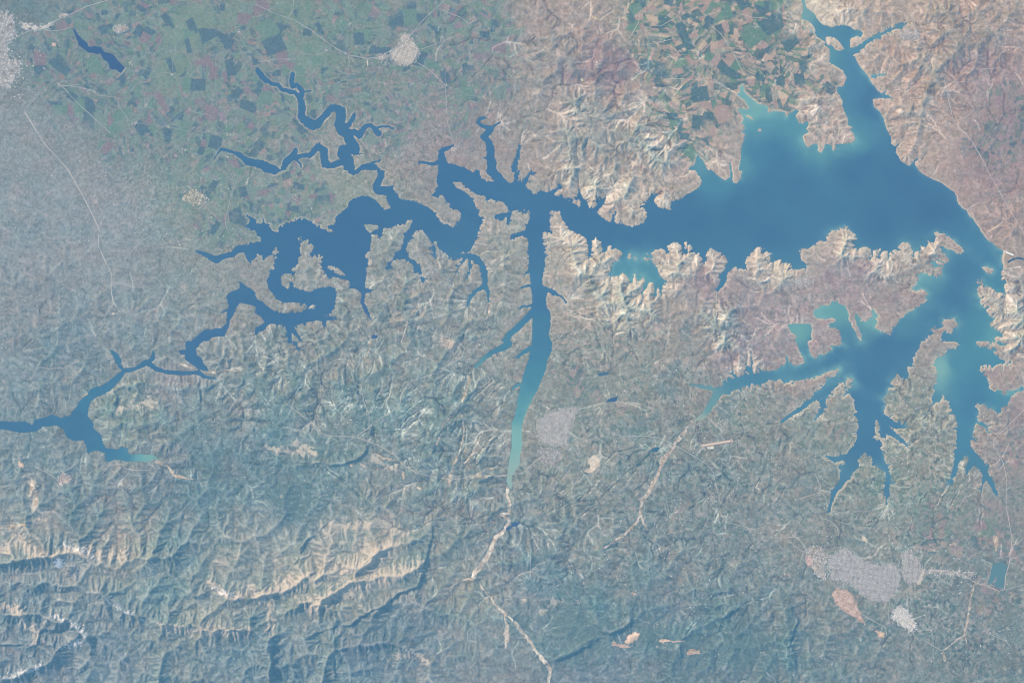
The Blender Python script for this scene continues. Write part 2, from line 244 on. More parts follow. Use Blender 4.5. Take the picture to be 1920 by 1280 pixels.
RIDGE = """1.6 14;505,1112 545,1092 580,1074 625,1068 680,1055 740,1022 780,1010
1.7 14;560,1142 610,1122 640,1106 680,1088 740,1078 790,1062
2.0 16;0,1056 60,1046 112,1034 150,1028 200,1042 290,1034 330,1040
2.2 16;190,1100 205,1112 250,1148 310,1166 380,1172 440,1186 480,1176
2.4 16;0,1142 60,1152 130,1162 168,1188 130,1208 105,1216
2.2 14;0,1272 50,1254 95,1240 110,1225
1.6 12;350,1112 400,1096 440,1116 500,1106
1.5 8;622,1190 640,1204 700,1206 760,1212
1.6 12;600,1285 612,1240 618,1225
1.5 12;300,1285 300,1240 330,1228
1.6 12;505,1290 512,1215 516,1190
.9 6;1036,1236 1075,1220 1115,1204
.8 8;1116,1150 1122,1172 1140,1186 1176,1174 1182,1150
1.0 6;1295,1098 1340,1106 1364,1106
1.0 6;1300,1132 1350,1132 1385,1136
1.0 6;1284,1190 1300,1170 1358,1148
1.0 7;210,728 260,720 330,722 400,724
.8 7;560,872 640,866 680,850 686,836
.9 8;640,900 690,930 720,950 780,985
.8 8;420,1010 470,1000 520,985 540,960
1.4 12;700,1150 740,1110 790,1120 820,1150
1.3 12;60,1095 110,1085 160,1095
1.2 10;40,930 50,990 70,1010
1.1 8;930,1160 955,1170 980,1185
1.2 10;1470,1150 1480,1190 1472,1250"""
def uplift(X, Y):
    wxn = X + 22 * fbm(X, Y, 90, 3, 5); wyn = Y + 22 * fbm(X, Y, 90, 3, 6)
    U = np.full(X.shape, 0.05, f32)
    v = np.array([float(q) for q in SWELL.split()]).reshape(-1, 4)
    for x, y, r, h in v:
        U += h * 0.55 * np.exp(-((wxn - x) ** 2 + (wyn - y) ** 2) / (r * r * 0.8)).astype(f32)
    wx2 = X + 9 * fbm(X, Y, 40, 3, 8); wy2 = Y + 9 * fbm(X, Y, 40, 3, 9)
    for l in RIDGE.split('\n'):
        hw, p = l.split(';'); h, wd = [float(q) for q in hw.split()]
        U += h * 1.3 * np.exp(-(line_dist(pts(p), wx2, wy2) / wd) ** 2)
    plain = np.zeros(X.shape, f32)
    for x, y, r in ((200, 120, 260), (520, 80, 260), (760, 120, 160), (640, 200, 120), (420, 420, 110), (1350, 130, 90), (1300, 230, 50), (1860, 250, 90), (1040, 800, 55), (1610, 1080, 75), (1740, 1010, 150), (1830, 1150, 140), (1110, 740, 80), (1580, 580, 60)):
        plain = np.maximum(plain, np.exp(-((wxn - x) ** 2 + (wyn - y) ** 2) / (r * r)).astype(f32))
    U *= (1 - 0.82 * np.clip(plain * 1.5, 0, 1))
    U = np.where(U > 0.22, 0.22 + (U - 0.22) * 0.34, U)
    return U * (1 + 0.5 * fbm(X, Y, 26, 3, 12))

NB = [(-1, -1), (-1, 0), (-1, 1), (0, -1), (0, 1), (1, -1), (1, 0), (1, 1)]
def flood(z, base):
    """raise pits so that every cell drains (priority flood)"""
    H, W = z.shape; W2 = W + 2
    zp = np.full((H + 2, W2), -1e9); zp[1:-1, 1:-1] = z
    zl = zp.ravel().tolist()
    done = np.ones((H + 2, W2), bool); done[1:-1, 1:-1] = base
    frontier = base & ~(base & np.roll(base, 1, 0) & np.roll(base, -1, 0) & np.roll(base, 1, 1) & np.roll(base, -1, 1))
    dl = done.ravel().tolist()
    jj, ii = np.nonzero(frontier)
    heap = [(zl[k], k) for k in ((jj + 1) * W2 + ii + 1).tolist()]
    heapq.heapify(heap); push, pop = heapq.heappush, heapq.heappop
    off = (-W2 - 1, -W2, -W2 + 1, -1, 1, W2 - 1, W2, W2 + 1)
    while heap:
        h, k = pop(heap); h += 1e-5
        for o in off:
            n = k + o
            if not dl[n]:
                dl[n] = True
                if zl[n] < h: zl[n] = h
                push(heap, (zl[n], n))
    return np.array(zl).reshape(H + 2, W2)[1:-1, 1:-1]
def drain(z, base, seed):
    """receiver of each cell, its distance, cells in upward order, drainage area"""
    H, W = z.shape
    zp = np.pad(z, 1, constant_values=1e9)
    best = np.zeros((H, W)); rec = np.arange(H * W).reshape(H, W).copy(); dist = np.ones((H, W))
    rs = np.random.RandomState(seed)
    idx = rec.copy()
    for dj, di in NB:
        L = math.hypot(dj, di)
        s = (z - zp[1 + dj:H + 1 + dj, 1 + di:W + 1 + di]) / L * (0.85 + 0.3 * rs.rand(H, W))
        m = (s > best) & ~base
        best[m] = s[m]; rec[m] = (idx + dj * W + di)[m]; dist[m] = L
    order = np.argsort(z, axis=None, kind='stable')
    r = rec.ravel().tolist(); A = np.ones(H * W).tolist()
    for k in order[::-1].tolist():
        q = r[k]
        if q != k: A[q] += A[k]
    return rec.ravel(), dist.ravel(), order, np.array(A)
def erode(z, base, U, cell, K, dt, n, seed, m=0.45, flood_every=4, diff=0.06):
    H, W = z.shape
    for it in range(n):
        if it % flood_every == 0: z = flood(z, base)
        rec, dist, order, A = drain(z, base, seed + it)
        c = (K * dt * (A * cell * cell) ** m / (dist * cell)).tolist()
        zl = (z + U * dt).ravel(); zl[base.ravel()] = 0.0; zl = zl.tolist()
        r = rec.tolist(); bl = base.ravel().tolist()
        for k in order.tolist():
            if bl[k]: continue
            q = r[k]
            if q != k:
                v = (zl[k] + c[k] * zl[q]) / (1 + c[k])
                zl[k] = v
        z = np.array(zl).reshape(H, W)
        if diff:
            zp = np.pad(z, 1, mode='edge')
            lap = zp[:-2, 1:-1] + zp[2:, 1:-1] + zp[1:-1, :-2] + zp[1:-1, 2:] - 4 * z
            z = np.where(base, z, z + diff * lap)
    return z, A.reshape(H, W)

def build_relief():
    c1 = CELL * 4; XA, YA = grid(c1)
    wa = sample(wr, XA, YA, X0, Y0, 1.0 / SS) > 0.5
    # ridges of water at coarse scale must stay joined
    U = uplift(XA, YA).astype(np.float64)
    d = dist_to(wa, 160).astype(np.float64)
    z = 0.004 * d + 0.004 * fbm(XA, YA, 60, 4, 21) * d ** 0.5 + 0.25 * fbm(XA, YA, 24, 3, 22) + 0.1 * U
    z[wa] = 0
    z, A = erode(z, wa, U, c1, 0.30, 1.0, 40, 100)
    c2 = CELL * 1.6; XB, YB = grid(c2)
    wb = sample(wr, XB, YB, X0, Y0, 1.0 / SS) > 0.5
    z2 = sample(z.astype(f32), XB, YB, X0, Y0, c1).astype(np.float64)
    U2 = uplift(XB, YB).astype(np.float64)
    z2 += 0.012 * fbm(XB, YB, 14, 3, 33) * np.minimum(1, U2 * 4); z2 = np.maximum(z2, 0.002); z2[wb] = 0
    z2, A2 = erode(z2, wb, U2, c2, 0.40, 0.8, 10, 300, flood_every=5, diff=0.03)
    return z2.astype(f32), A2.astype(f32), c2
rel, area, RC = build_relief()
X, Y = grid(CELL)
NY, NX = X.shape
WRAW = sample(wr, X, Y, X0, Y0, 1.0 / SS) > 0.5
DR = dist_to(WRAW, 40) * CELL
wk = smooth(DR, 1, 22)
WPX = X + wk * (4.5 * fbm(X, Y, 34, 3, 201) + 1.6 * fbm(X, Y, 9, 2, 203)); WPY = Y + wk * (4.5 * fbm(X, Y, 34, 3, 202) + 1.6 * fbm(X, Y, 9, 2, 204))
HPX = sample(rel, WPX, WPY, X0, Y0, RC)                   # heights in survey steps
# scarps: sharp edge on the lower right, long back slope to the upper left (height, run; line)
SCARP = """4.5 30;586,866 640,868 668,862 686,848 690,832
6 12;621,1166 624,1190 630,1206
10 50;792,1066 784,1094 746,1112 720,1130 700,1140 660,1165 636,1172
5 15;722,1024 702,1040 686,1050 683,1064
7 24;1184,1148 1178,1166 1160,1178 1138,1184 1124,1176
7 10;1033,1238 1062,1227 1086,1215 1114,1201
5 8;1294,1084 1299,1110 1303,1132
4 20;1328,1114 1358,1106 1374,1108
4 10;1303,1132 1340,1136 1372,1131
6 14;1354,1164 1361,1147 1388,1134
5 10;1278,1198 1286,1180 1306,1164
5 8;1274,1200 1275,1236
5 10;1474,1128 1494,1164 1478,1200 1492,1252
8 22;-10,1056 46,1048 78,1040
9 15;70,1210 75,1186 86,1176 112,1176
8 15;-10,1205 40,1204 70,1204
6 8;371,728 376,760
5 8;340,742 348,764
5 10;480,798 466,812 454,830
6 20;594,996 571,1013 562,1038
9 18;508,1182 509,1230 507,1290
6 10;628,1228 628,1276
5 8;690,890 694,917
5 8;731,903 736,926
5 8;650,882 656,900
5 10;208,728 220,745 214,768
6 10;20,1090 26,1110
6 10;50,1092 56,1120
6 8;66,1092 72,1106
7 10;428,1176 470,1180
6 12;940,1152 962,1160 985,1178
5 10;560,1010 590,1004"""
def scarps(px, py):
    out = np.zeros(px.shape, f32)
    for l in SCARP.split('\n'):
        hl, p = l.split(';'); h, L = [float(q) for q in hl.split()]; p = pts(p)
        s = (slice(max(0, int((p[:, 1].min() - 3 * L - Y0) / CELL)), int((p[:, 1].max() + 20 - Y0) / CELL)), slice(max(0, int((p[:, 0].min() - 3 * L - X0) / CELL)), int((p[:, 0].max() + 20 - X0) / CELL)))
        x, y = px[s], py[s]; best = np.full(x.shape, 1e9, f32); side = np.zeros(x.shape, f32)
        for a, b in zip(p[:-1], p[1:]):
            dx, dy = b[0] - a[0], b[1] - a[1]; LL = dx * dx + dy * dy
            t = np.clip(((x - a[0]) * dx + (y - a[1]) * dy) / LL, 0, 1)
            d = np.hypot(x - a[0] - t * dx, y - a[1] - t * dy)
            nx_, ny_ = -dy, dx                                  # make the normal point to the lower right
            if nx_ * .79 + ny_ * .61 < 0: nx_, ny_ = -nx_, -ny_
            sd = ((x - a[0]) * nx_ + (y - a[1]) * ny_) / math.sqrt(LL)
            m = d < best; best[m] = d[m]; side[m] = sd[m]
        sd = np.where(side > 0, best, -best)
        e = np.minimum(np.hypot(x - p[0, 0], y - p[0, 1]), np.hypot(x - p[-1, 0], y - p[-1, 1]))
        v = h * np.where(sd > 0, np.exp(-(sd / 2.2) ** 2), np.exp(-(-sd / L) ** 1.2)) * (.25 + .75 * smooth(e, 0, 14))
        out[s] = np.maximum(out[s], v)
    return out
HPX = HPX + scarps(X + 4 * fbm(X, Y, 16, 3, 211), Y + 4 * fbm(X, Y, 16, 3, 212))
DA = sample(np.log(area + 1).astype(f32), WPX, WPY, X0, Y0, RC)
wob = 2.0 * fbm(X, Y, 9, 4, 71, .6)
WSOFT = sample(wr, X + wob, Y + 2.0 * fbm(X, Y, 9, 4, 72, .6), X0, Y0, 1.0 / SS)
FLOODED = blob = None
def gauss(txt, x=None, y=None):
    x = X if x is None else x; y = Y if y is None else y
    out = np.zeros(x.shape, f32)
    for l in np.array([float(q) for q in txt.split()]).reshape(-1, 4):
        out = np.maximum(out, (l[3] * np.exp(-((x - l[0]) ** 2 + (y - l[1]) ** 2) / (l[2] ** 2))).astype(f32))
    return out
W1X = X + 26 * fbm(X, Y, 110, 4, 41); W1Y = Y + 26 * fbm(X, Y, 110, 4, 42)
def window_(x0, y0, x1, y1):
    return (slice(max(0, int((y0 - Y0) / CELL)), int((y1 - Y0) / CELL) + 2), slice(max(0, int((x0 - X0) / CELL)), int((x1 - X0) / CELL) + 2))
# marl badlands, and the hill country of fine valleys
bad = gauss("1070 440 50 .9 1100 470 60 .9 1150 520 50 1.1 1180 560 60 1.1 1250 520 40 .9 1290 470 60 .95 1350 500 40 .8 1460 490 55 1.05 1590 450 50 .8 1650 490 50 .9 1700 480 40 .9 1740 470 40 .8 1730 540 40 .7 1160 370 50 .75 1110 350 50 .7 1210 400 40 .8 1250 370 40 .8 1060 330 50 .55 1090 230 60 .5 1240 270 60 .7 1340 310 50 .8 1560 40 70 1 1500 40 60 .8 1510 210 60 .7 1580 260 40 .7 1545 110 50 .7 1880 560 60 .8 1900 620 50 1 1690 720 40 .6 1750 790 60 .6 1780 870 50 .6 1610 790 30 .6 1700 820 40 .6 1640 880 30 .5 1860 800 50 .5 1400 690 40 .9 1370 640 40 .8 1720 620 30 .7 1350 590 50 .7 1500 600 40 .6 1700 290 40 .6 1680 210 50 .5 870 440 40 .4 960 430 40 .4 560 610 60 .3 240 740 60 .3", W1X, W1Y)
hatch = gauss("620 640 160 .9 760 560 160 .8 880 560 150 .8 700 760 180 .9 850 800 160 1 950 940 140 .9 560 500 110 .6 1100 620 140 .7 1000 1000 140 .8 480 760 100 .7 1280 880 160 .5 1450 820 140 .5 1700 860 160 .6 1850 880 120 .5 1600 760 100 .5 1740 680 80 .6 1150 240 170 .8 1060 120 140 .7 1700 160 160 .8 1800 80 160 .7 1080 300 120 .9 420 680 120 .5 200 760 160 .4 1340 1000 160 .4", W1X, W1Y)
HPX = HPX * (1 - .5 * gauss('1300 860 180 1 1500 960 180 1 1700 980 160 1 1780 1120 160 1 1150 720 120 .9 1400 760 120 .8 1120 960 110 .7'))
RAW = HPX
HPX = HPX * (1 + (1.7 * smooth(bad, .15, .8) + 0.9 * hatch) * (1 - smooth(HPX, 5, 12)))
# how far the lake reaches up its gullies
REACH = gauss("1080 430 90 1 1180 530 80 1 1300 470 70 1 1460 490 70 1 1600 450 80 1 1650 760 140 1 1850 620 120 1 1800 800 110 1 1150 370 90 1 1250 400 60 1 1700 480 60 1 1400 690 70 .8 1000 370 60 .8 560 600 80 .5 560 480 70 .7 800 480 110 .6 900 400 70 .6 1680 100 70 .6", W1X, W1Y)
DW = dist_to(WSOFT > 0.5, 48) * CELL
def streaks(field, L, seed, base=1):
    """white noise drawn out down the fall of the land: rills and gullies"""
    gy_, gx_ = np.gradient(field); m = np.hypot(gx_, gy_) + 1e-6; gx_ = (gx_ / m).astype(f32); gy_ = (gy_ / m).astype(f32)
    nz = np.random.RandomState(seed).rand(NY, NX).astype(f32)
    if base > 1: nz = blur(nz, 1)
    acc = nz.copy(); jj, ii = np.meshgrid(np.arange(NY, dtype=f32), np.arange(NX, dtype=f32), indexing='ij')
    for sg in (1, -1):
        px, py = ii.copy(), jj.copy()
        for k in range(L):
            ci, cj = px.astype(np.int32), py.astype(np.int32)
            px = np.clip(px + sg * gx_[cj, ci], 0, NX - 1.01); py = np.clip(py + sg * gy_[cj, ci], 0, NY - 1.01)
            acc += nz[np.round(py).astype(np.int32), np.round(px).astype(np.int32)]
    acc -= blur(acc, 14)
    return np.clip(acc / (acc.std() * 1.6), -1.5, 1.5)
HB = blur(HPX, 2) + 0.05 * np.minimum(DW, 30)
RILL = streaks(HB, 8, 301)
RILL2 = streaks(blur(HPX, 3) + 0.05 * np.minimum(DW, 30), 15, 302, 1.2)
WATER = (WSOFT > 0.5) | ((RAW < 0.20 * REACH * (0.35 + 0.9 * vnoise(X / 18, Y / 18, 77))) & (DW < 16)) | ((DA > 2.3 + DW * .22) & (DW < 1 + 13 * REACH) & (RAW < 2.5)) | (((RILL2 * .8 + .35 * RILL) < -.22 - .55 * (1 - np.exp(-DW / 7.0))) & (DW < 12 * REACH) & (RAW < 2.0))
for (ax, ay, ar) in ((1895, 486, 15),):
    WATER &= ~((X > 1881) & (X < 1935) & (np.abs(Y - 490) < 32) & (X - 1881 > 0.0))
WATER &= ~((RILL2 > .75 + .10 * dist_to(~WATER, 12)) & (dist_to(~WATER, 12) * CELL < 5 * REACH))
# ravines: surveyed ones, and the lesser ones that follow the fall of the hills
def sv(t, k=.4762, ox=480, oy=640): return [pts(l) * k + np.array([ox, oy]) for l in t.split(';')]
RAVINE = sv("800,285 745,340 700,420 690,470;805,290 770,360 735,430 715,490;815,300 785,380 760,470 765,545;825,310 822,400 800,470 780,530;820,300 810,350 800,420 762,540;690,330 640,390 600,440;720,335 660,410 640,470;900,340 860,400 830,470 815,510;940,350 890,420 850,490;985,340 920,410 890,460;1000,400 950,450 880,500;1000,440 930,490;760,200 690,260 620,320 560,370;700,230 640,270 540,350;640,230 560,300;830,250 900,180 950,130;860,300 920,220 985,150;880,320 960,250 1000,210;960,290 1010,260;170,80 200,160 250,230;140,70 100,100 60,60 0,50;160,90 100,130 30,110;170,130 120,180 60,230;190,150 150,210 90,250;0,130 80,90 150,70;240,120 260,200 240,290;300,130 290,220 320,290;330,150 340,230;410,140 400,200 430,270 445,340;380,240 330,300 310,330;360,220 300,290;440,100 420,170;470,60 450,120 430,160;1110,160 1140,120 1200,80 1230,20;1100,370 1105,310 1125,240 1150,190;1050,510 1100,460 1150,430;1344,330 1270,380 1180,470;1344,560 1280,600 1200,650 1130,680;1300,470 1230,560 1170,610;1250,480 1180,560;1344,640 1260,690;250,470 350,560 420,610 480,680;560,620 640,670 690,710;620,740 700,700 800,720 980,700;700,600 720,540;790,560 800,620;850,540 820,600;870,570 840,620;930,760 850,730;500,150 470,220 450,290;540,120 520,200 500,260;600,150 560,220 500,300;660,140 600,210;20,200 60,280 80,340;120,300 140,370;180,250 220,330;40,20 20,60")
RAVINE += [pts(l) for l in "1100,900 1150,850 1230,805;1120,940 1180,880 1250,842;1150,930 1200,870;1170,950 1215,890 1232,850;1050,960 1110,920 1132,870;1020,940 1080,900;1525,1000 1505,1090 1512,1150 1490,1180 1475,1240;1685,1010 1690,1080 1705,1110 1710,1200 1704,1230 1722,1270;330,700 330,740 326,780;376,716 377,762;1200,960 1205,1000 1222,1020 1222,1060;1230,1010 1240,1060;1330,960 1310,1000;1380,900 1350,950 1340,980;1440,870 1410,920;1480,900 1450,950;1750,900 1720,950 1700,1000;1800,910 1775,960;1840,930 1835,1000;1580,960 1570,1020;1640,1250 1660,1200 1690,1160;1100,1230 1130,1215 1150,1200;1060,1200 1100,1180;1020,1180 1060,1165;1280,1190 1300,1165 1310,1150;1220,1140 1240,1110;1000,480 975,520;1105,700 1085,660 1060,620;1180,640 1200,690;1060,580 1120,600 1150,640;640,560 660,600 690,640;590,640 600,690 620,740;540,650 520,700 500,740;500,640 520,670;720,560 735,600 700,660;790,560 780,620 760,660;880,600 860,650 830,690;940,560 930,600;1160,280 1120,330 1100,360;1060,240 1070,300 1060,350;1110,240 1090,290;1190,300 1170,350".split(';')]
RV = np.full(X.shape, 99, f32)
for p in RAVINE:
    s_ = window_(p[:, 0].min() - 12, p[:, 1].min() - 12, p[:, 0].max() + 12, p[:, 1].max() + 12)
    e_ = np.minimum(np.hypot(X[s_] - p[0, 0], Y[s_] - p[0, 1]), np.hypot(X[s_] - p[-1, 0], Y[s_] - p[-1, 1]))
    RV[s_] = np.minimum(RV[s_], line_dist(p, X[s_] + 4.6 * fbm(X[s_], Y[s_], 18, 4, 901, .6), Y[s_] + 4.6 * fbm(X[s_], Y[s_], 18, 4, 902, .6)) + 2.2 * (1 - smooth(e_, 0, 18)))
RVS = smooth(fbm(X, Y, 26, 3, 903), -.45, .15)
flow = blur(HPX, 5) + .06 * np.minimum(DW, 55); fgy, fgx = np.gradient(flow); m_ = np.hypot(fgx, fgy) + 1e-6; fgx = (fgx / m_).astype(f32); fgy = (fgy / m_).astype(f32)
rs_ = np.random.RandomState(77); n_ = 9000
sx, sy = rs_.rand(n_) * (NX - 3) + 1, rs_.rand(n_) * (NY - 3) + 1
hk = np.maximum(hatch, gauss("1250 900 240 .7 1600 880 200 .6 1000 980 160 .8 1150 580 130 .8 1850 600 120 .9 1700 500 160 .8 1450 620 140 .5 300 760 200 .5 1350 1060 160 .5", W1X, W1Y))
ok = rs_.rand(n_) < hk[sy.astype(int), sx.astype(int)]; sx, sy = sx[ok], sy[ok]; life = rs_.randint(18, 60, len(sx))
AR = np.zeros(X.shape, bool)
for k in range(60):
    a_ = life > k; AR[sy[a_].astype(int), sx[a_].astype(int)] = True
    gx_, gy_ = fgx[sy.astype(int), sx.astype(int)], fgy[sy.astype(int), sx.astype(int)]
    sx = np.clip(sx - gx_ * .9, 0, NX - 2); sy = np.clip(sy - gy_ * .9, 0, NY - 2)
RA = dist_to(AR, 8) * CELL
DL = dist_to(WATER, 48) * CELL                             # land: distance to water
DI = dist_to(~WATER, 48) * CELL                            # water: distance to land
ZS = (0.80 - 0.34 * (1 - smooth(RAW, 1.5, 6)) * (1 - smooth(bad, .2, .6))) * KM
detail = fbm(X, Y, 7, 3, 81)
slope_n = np.clip(HPX / 5.0, 0.08, 1.4)
Z = HPX * ZS + 0.010 + (detail * 0.016 + RILL * .006 + RILL2 * .010 + smooth(bad, .2, .7) * (RILL * .036 + RILL2 * .026)) * slope_n * smooth(DW, 1, 6)
Z -= (0.050 * RVS * np.exp(-(RV / 2.6) ** 2) + 0.030 * np.exp(-(RA / 1.5) ** 2) * np.minimum(1, HPX)) * smooth(DL, 2, 8)
Z += 0.012 * smooth(DL, 0, 5)
Z = np.where(WATER, -0.02 - 0.0035 * DI, np.maximum(Z, 0.004 + 0.003 * np.minimum(DL, 3))).astype(f32)

# ------------------------------------------------------------------ ground colours
def anchors(txt, wxx, wyy, soft=34.0, step=8):
    v = np.array([[float(q) for q in l.replace(',', ' ').replace(':', ' ').split()] for l in txt.strip().split(';') if l.strip()])
    xs = np.arange(X0 - 60, X1 + 68, step, dtype=f32); ys = np.arange(Y0 - 60, Y1 + 68, step, dtype=f32)
    GX, GY = np.meshgrid(xs, ys); num = np.zeros(GX.shape + (3,)); den = np.zeros(GX.shape)
    for l in v:
        k = 1.0 / ((GX - l[0]) ** 2 + (GY - l[1]) ** 2 + soft * soft) ** 1.6
        num += k[..., None] * l[2:5]; den += k
    num /= den[..., None]
    return np.stack([sample(num[..., i].astype(f32), wxx, wyy, X0 - 60, Y0 - 60, step) for i in range(3)], -1)
LAND = """900,60:138,146,148; 930,130:142,146,148; 900,200:142,145,149; 30,20:108,135,145; 130,130:112,137,146; 300,60:116,142,146; 420,150:122,142,148; 60,250:130,146,155; 300,250:118,140,148;
560,40:120,142,142; 680,60:118,142,145; 820,40:120,140,145; 850,150:135,140,148; 640,150:122,142,145; 560,260:135,145,150; 720,230:135,145,150; 850,260:145,142,150;
980,60:152,149,150; 1060,40:162,152,150; 1120,130:150,135,142; 1000,200:150,150,150; 1100,230:168,160,158; 1200,40:150,155,150; 1210,220:170,165,160; 1300,100:150,155,150; 1350,200:140,150,150; 1440,40:165,158,150; 1430,110:140,145,148; 1330,280:178,168,162;
1560,30:200,186,170; 1500,150:185,172,162; 1560,240:182,170,164; 1620,20:180,165,158; 1720,120:174,157,152; 1720,30:174,160,153; 1850,40:170,154,150; 1850,130:160,145,152; 1900,250:140,138,148; 1760,250:175,158,154; 1700,260:180,165,158; 1850,310:155,142,150;
60,400:130,148,158; 200,420:135,150,160; 60,550:136,150,160; 250,600:130,150,160; 130,650:122,146,160; 380,360:128,150,150; 450,380:122,148,150; 560,360:130,152,150; 640,380:140,155,150; 460,560:138,150,155;
580,500:140,152,155; 720,520:138,152,155; 860,480:145,152,155; 860,580:134,150,156; 960,450:150,158,155; 780,600:134,150,156; 640,620:138,152,156;
1080,480:182,173,164; 1080,560:158,158,157; 1160,560:176,170,163; 1290,500:182,173,164; 1330,540:165,155,160; 1460,500:195,185,168; 1600,450:180,172,160; 1600,520:155,148,158; 1420,560:155,150,158; 1680,520:160,158,155; 1700,570:160,152,155; 1500,600:160,152,158; 1180,640:140,150,152; 1300,620:145,152,152; 1400,660:150,145,155; 1100,400:176,168,160; 1230,380:182,170,161;
1850,400:165,150,150; 1860,350:160,145,150; 1890,560:150,150,155; 1880,600:180,170,160; 1890,470:165,155,152;
60,720:124,148,160; 60,850:120,146,158; 230,780:130,152,155; 330,720:140,150,160; 430,760:132,150,158; 560,720:130,148,154; 700,750:128,148,155; 850,760:130,148,154; 850,850:130,148,155; 600,860:140,152,158; 480,840:118,142,156; 400,880:116,142,156; 560,940:108,135,155; 720,900:145,152,158; 330,930:112,138,155; 130,950:120,142,155;
1040,800:135,150,152; 1100,700:132,148,150; 1200,700:130,148,150; 1180,800:124,145,150; 1280,880:122,143,150; 1060,900:135,150,152; 1400,780:135,150,150; 1350,900:122,142,150; 1480,880:130,145,150; 1550,800:128,148,148; 1500,720:165,152,155; 1700,750:140,150,148; 1760,850:140,150,148; 1650,900:128,148,148; 1880,850:150,145,150; 1880,760:145,142,150; 1870,700:165,155,155; 1750,940:128,146,148;
60,1010:160,160,160; 120,1050:150,155,165; 250,1030:165,162,160; 60,1110:128,145,160; 200,1200:135,148,162; 90,1230:130,142,158; 350,1010:128,148,160; 420,1050:150,155,158; 400,1150:160,160,160; 330,1100:125,147,158; 450,1220:125,145,160; 500,1010:165,162,165; 560,980:125,145,158; 640,1000:165,162,162; 560,1060:178,172,165; 640,1110:160,162,158; 700,1050:185,175,165; 680,1180:115,135,160; 600,1200:135,150,160; 760,1180:125,142,160; 800,1240:140,148,158; 520,1240:120,142,158; 850,1050:122,146,154; 880,1130:140,152,155; 960,1050:118,142,154; 1000,1100:116,138,156; 1060,1150:108,140,152; 1100,1230:118,140,158; 1250,1160:112,138,154; 1200,1050:118,142,152; 1100,1000:125,145,152; 1300,1250:110,136,152; 1400,1200:108,136,150; 1400,1050:118,140,150; 1500,1130:122,142,152; 1480,1000:130,145,150; 1590,1130:130,145,150; 1620,1080:135,148,152; 1600,1200:112,138,150; 1700,1240:118,140,150; 1750,1000:122,142,148; 1800,1100:116,138,148; 1850,1200:112,136,146; 1900,1000:128,140,148; 1650,980:130,146,150"""
LAKE = """1300,420:75,122,158; 1500,350:78,126,161; 1600,330:76,122,158; 1560,400:78,126,161; 1190,450:75,121,158; 1240,425:75,121,158; 1280,360:76,123,159; 1380,400:76,123,159; 1430,360:77,125,160; 1440,440:76,123,159; 1700,330:75,120,157; 1640,420:75,121,158; 1550,460:76,123,159; 1140,440:74,120,158; 1700,640:78,126,160; 1730,590:80,130,162; 1790,560:79,128,161; 1560,690:80,132,162; 1525,695:83,137,164; 1620,300:76,122,159; 1470,320:78,127,161; 1640,700:77,125,160; 1835,760:80,132,162; 1750,400:74,118,156; 1650,180:76,120,158; 1600,120:88,140,168; 1560,60:98,148,168; 1510,20:120,165,172; 1590,60:88,140,165; 1690,50:105,145,160;
1410,215:120,172,178; 1420,240:100,158,174; 1480,240:98,156,173; 1510,262:104,162,174; 1350,345:88,146,168; 1395,310:96,154,170; 1400,180:118,168,175; 1320,310:105,160,172; 1450,290:80,135,165; 1420,300:84,138,166; 1540,284:102,160,172; 1600,268:98,156,171; 1545,100:104,160,172;
1100,400:74,120,158; 900,340:72,118,157; 830,330:72,118,158; 700,400:72,117,156; 650,450:72,117,156; 540,560:72,117,156; 550,420:72,117,156; 600,230:74,120,156; 380,640:74,118,157;
1010,420:74,120,158; 1010,560:76,126,162; 1015,640:80,135,163; 1000,700:84,146,166; 980,770:98,160,172; 968,830:128,176,178; 960,890:148,178,178;
940,650:84,140,162; 895,690:105,160,170; 1180,500:88,150,172; 1210,530:95,155,170; 1165,490:86,146,170; 1340,505:80,130,162;
1850,470:82,136,166; 1800,530:80,128,160; 1740,520:110,165,175; 1725,580:110,165,172; 1760,600:80,132,162; 1850,560:84,145,165;
1580,580:110,165,172; 1545,580:112,166,172; 1500,630:115,168,172; 1630,610:115,168,172; 1700,610:95,150,168;
1600,670:80,130,162; 1660,640:76,122,158; 1650,740:80,130,162; 1630,840:80,128,160; 1590,900:88,135,160; 1480,690:90,145,168; 1400,710:88,142,165; 1340,760:115,160,165; 1310,785:150,170,168;
1765,690:128,176,178; 1800,680:90,150,170; 1830,720:82,138,165; 1840,640:86,150,168; 1880,690:86,148,168; 1880,740:88,148,168; 1810,820:84,140,165; 1850,880:88,138,160; 1870,640:100,160,172;
50,795:76,124,158; 150,790:75,123,158; 165,750:78,134,162; 210,840:76,128,160; 235,855:82,140,164; 265,858:112,168,175; 285,860:125,172,175; 300,690:76,122,156; 190,100:66,101,146; 1870,1080:110,147,155; 1150,748:70,110,145; 1130,700:75,115,150; 1228,843:75,118,150; 960,985:80,115,155; 702,631:75,110,155"""
def mix(a, b, t):
    return a + (np.asarray(b, f32) - a) * t[..., None]

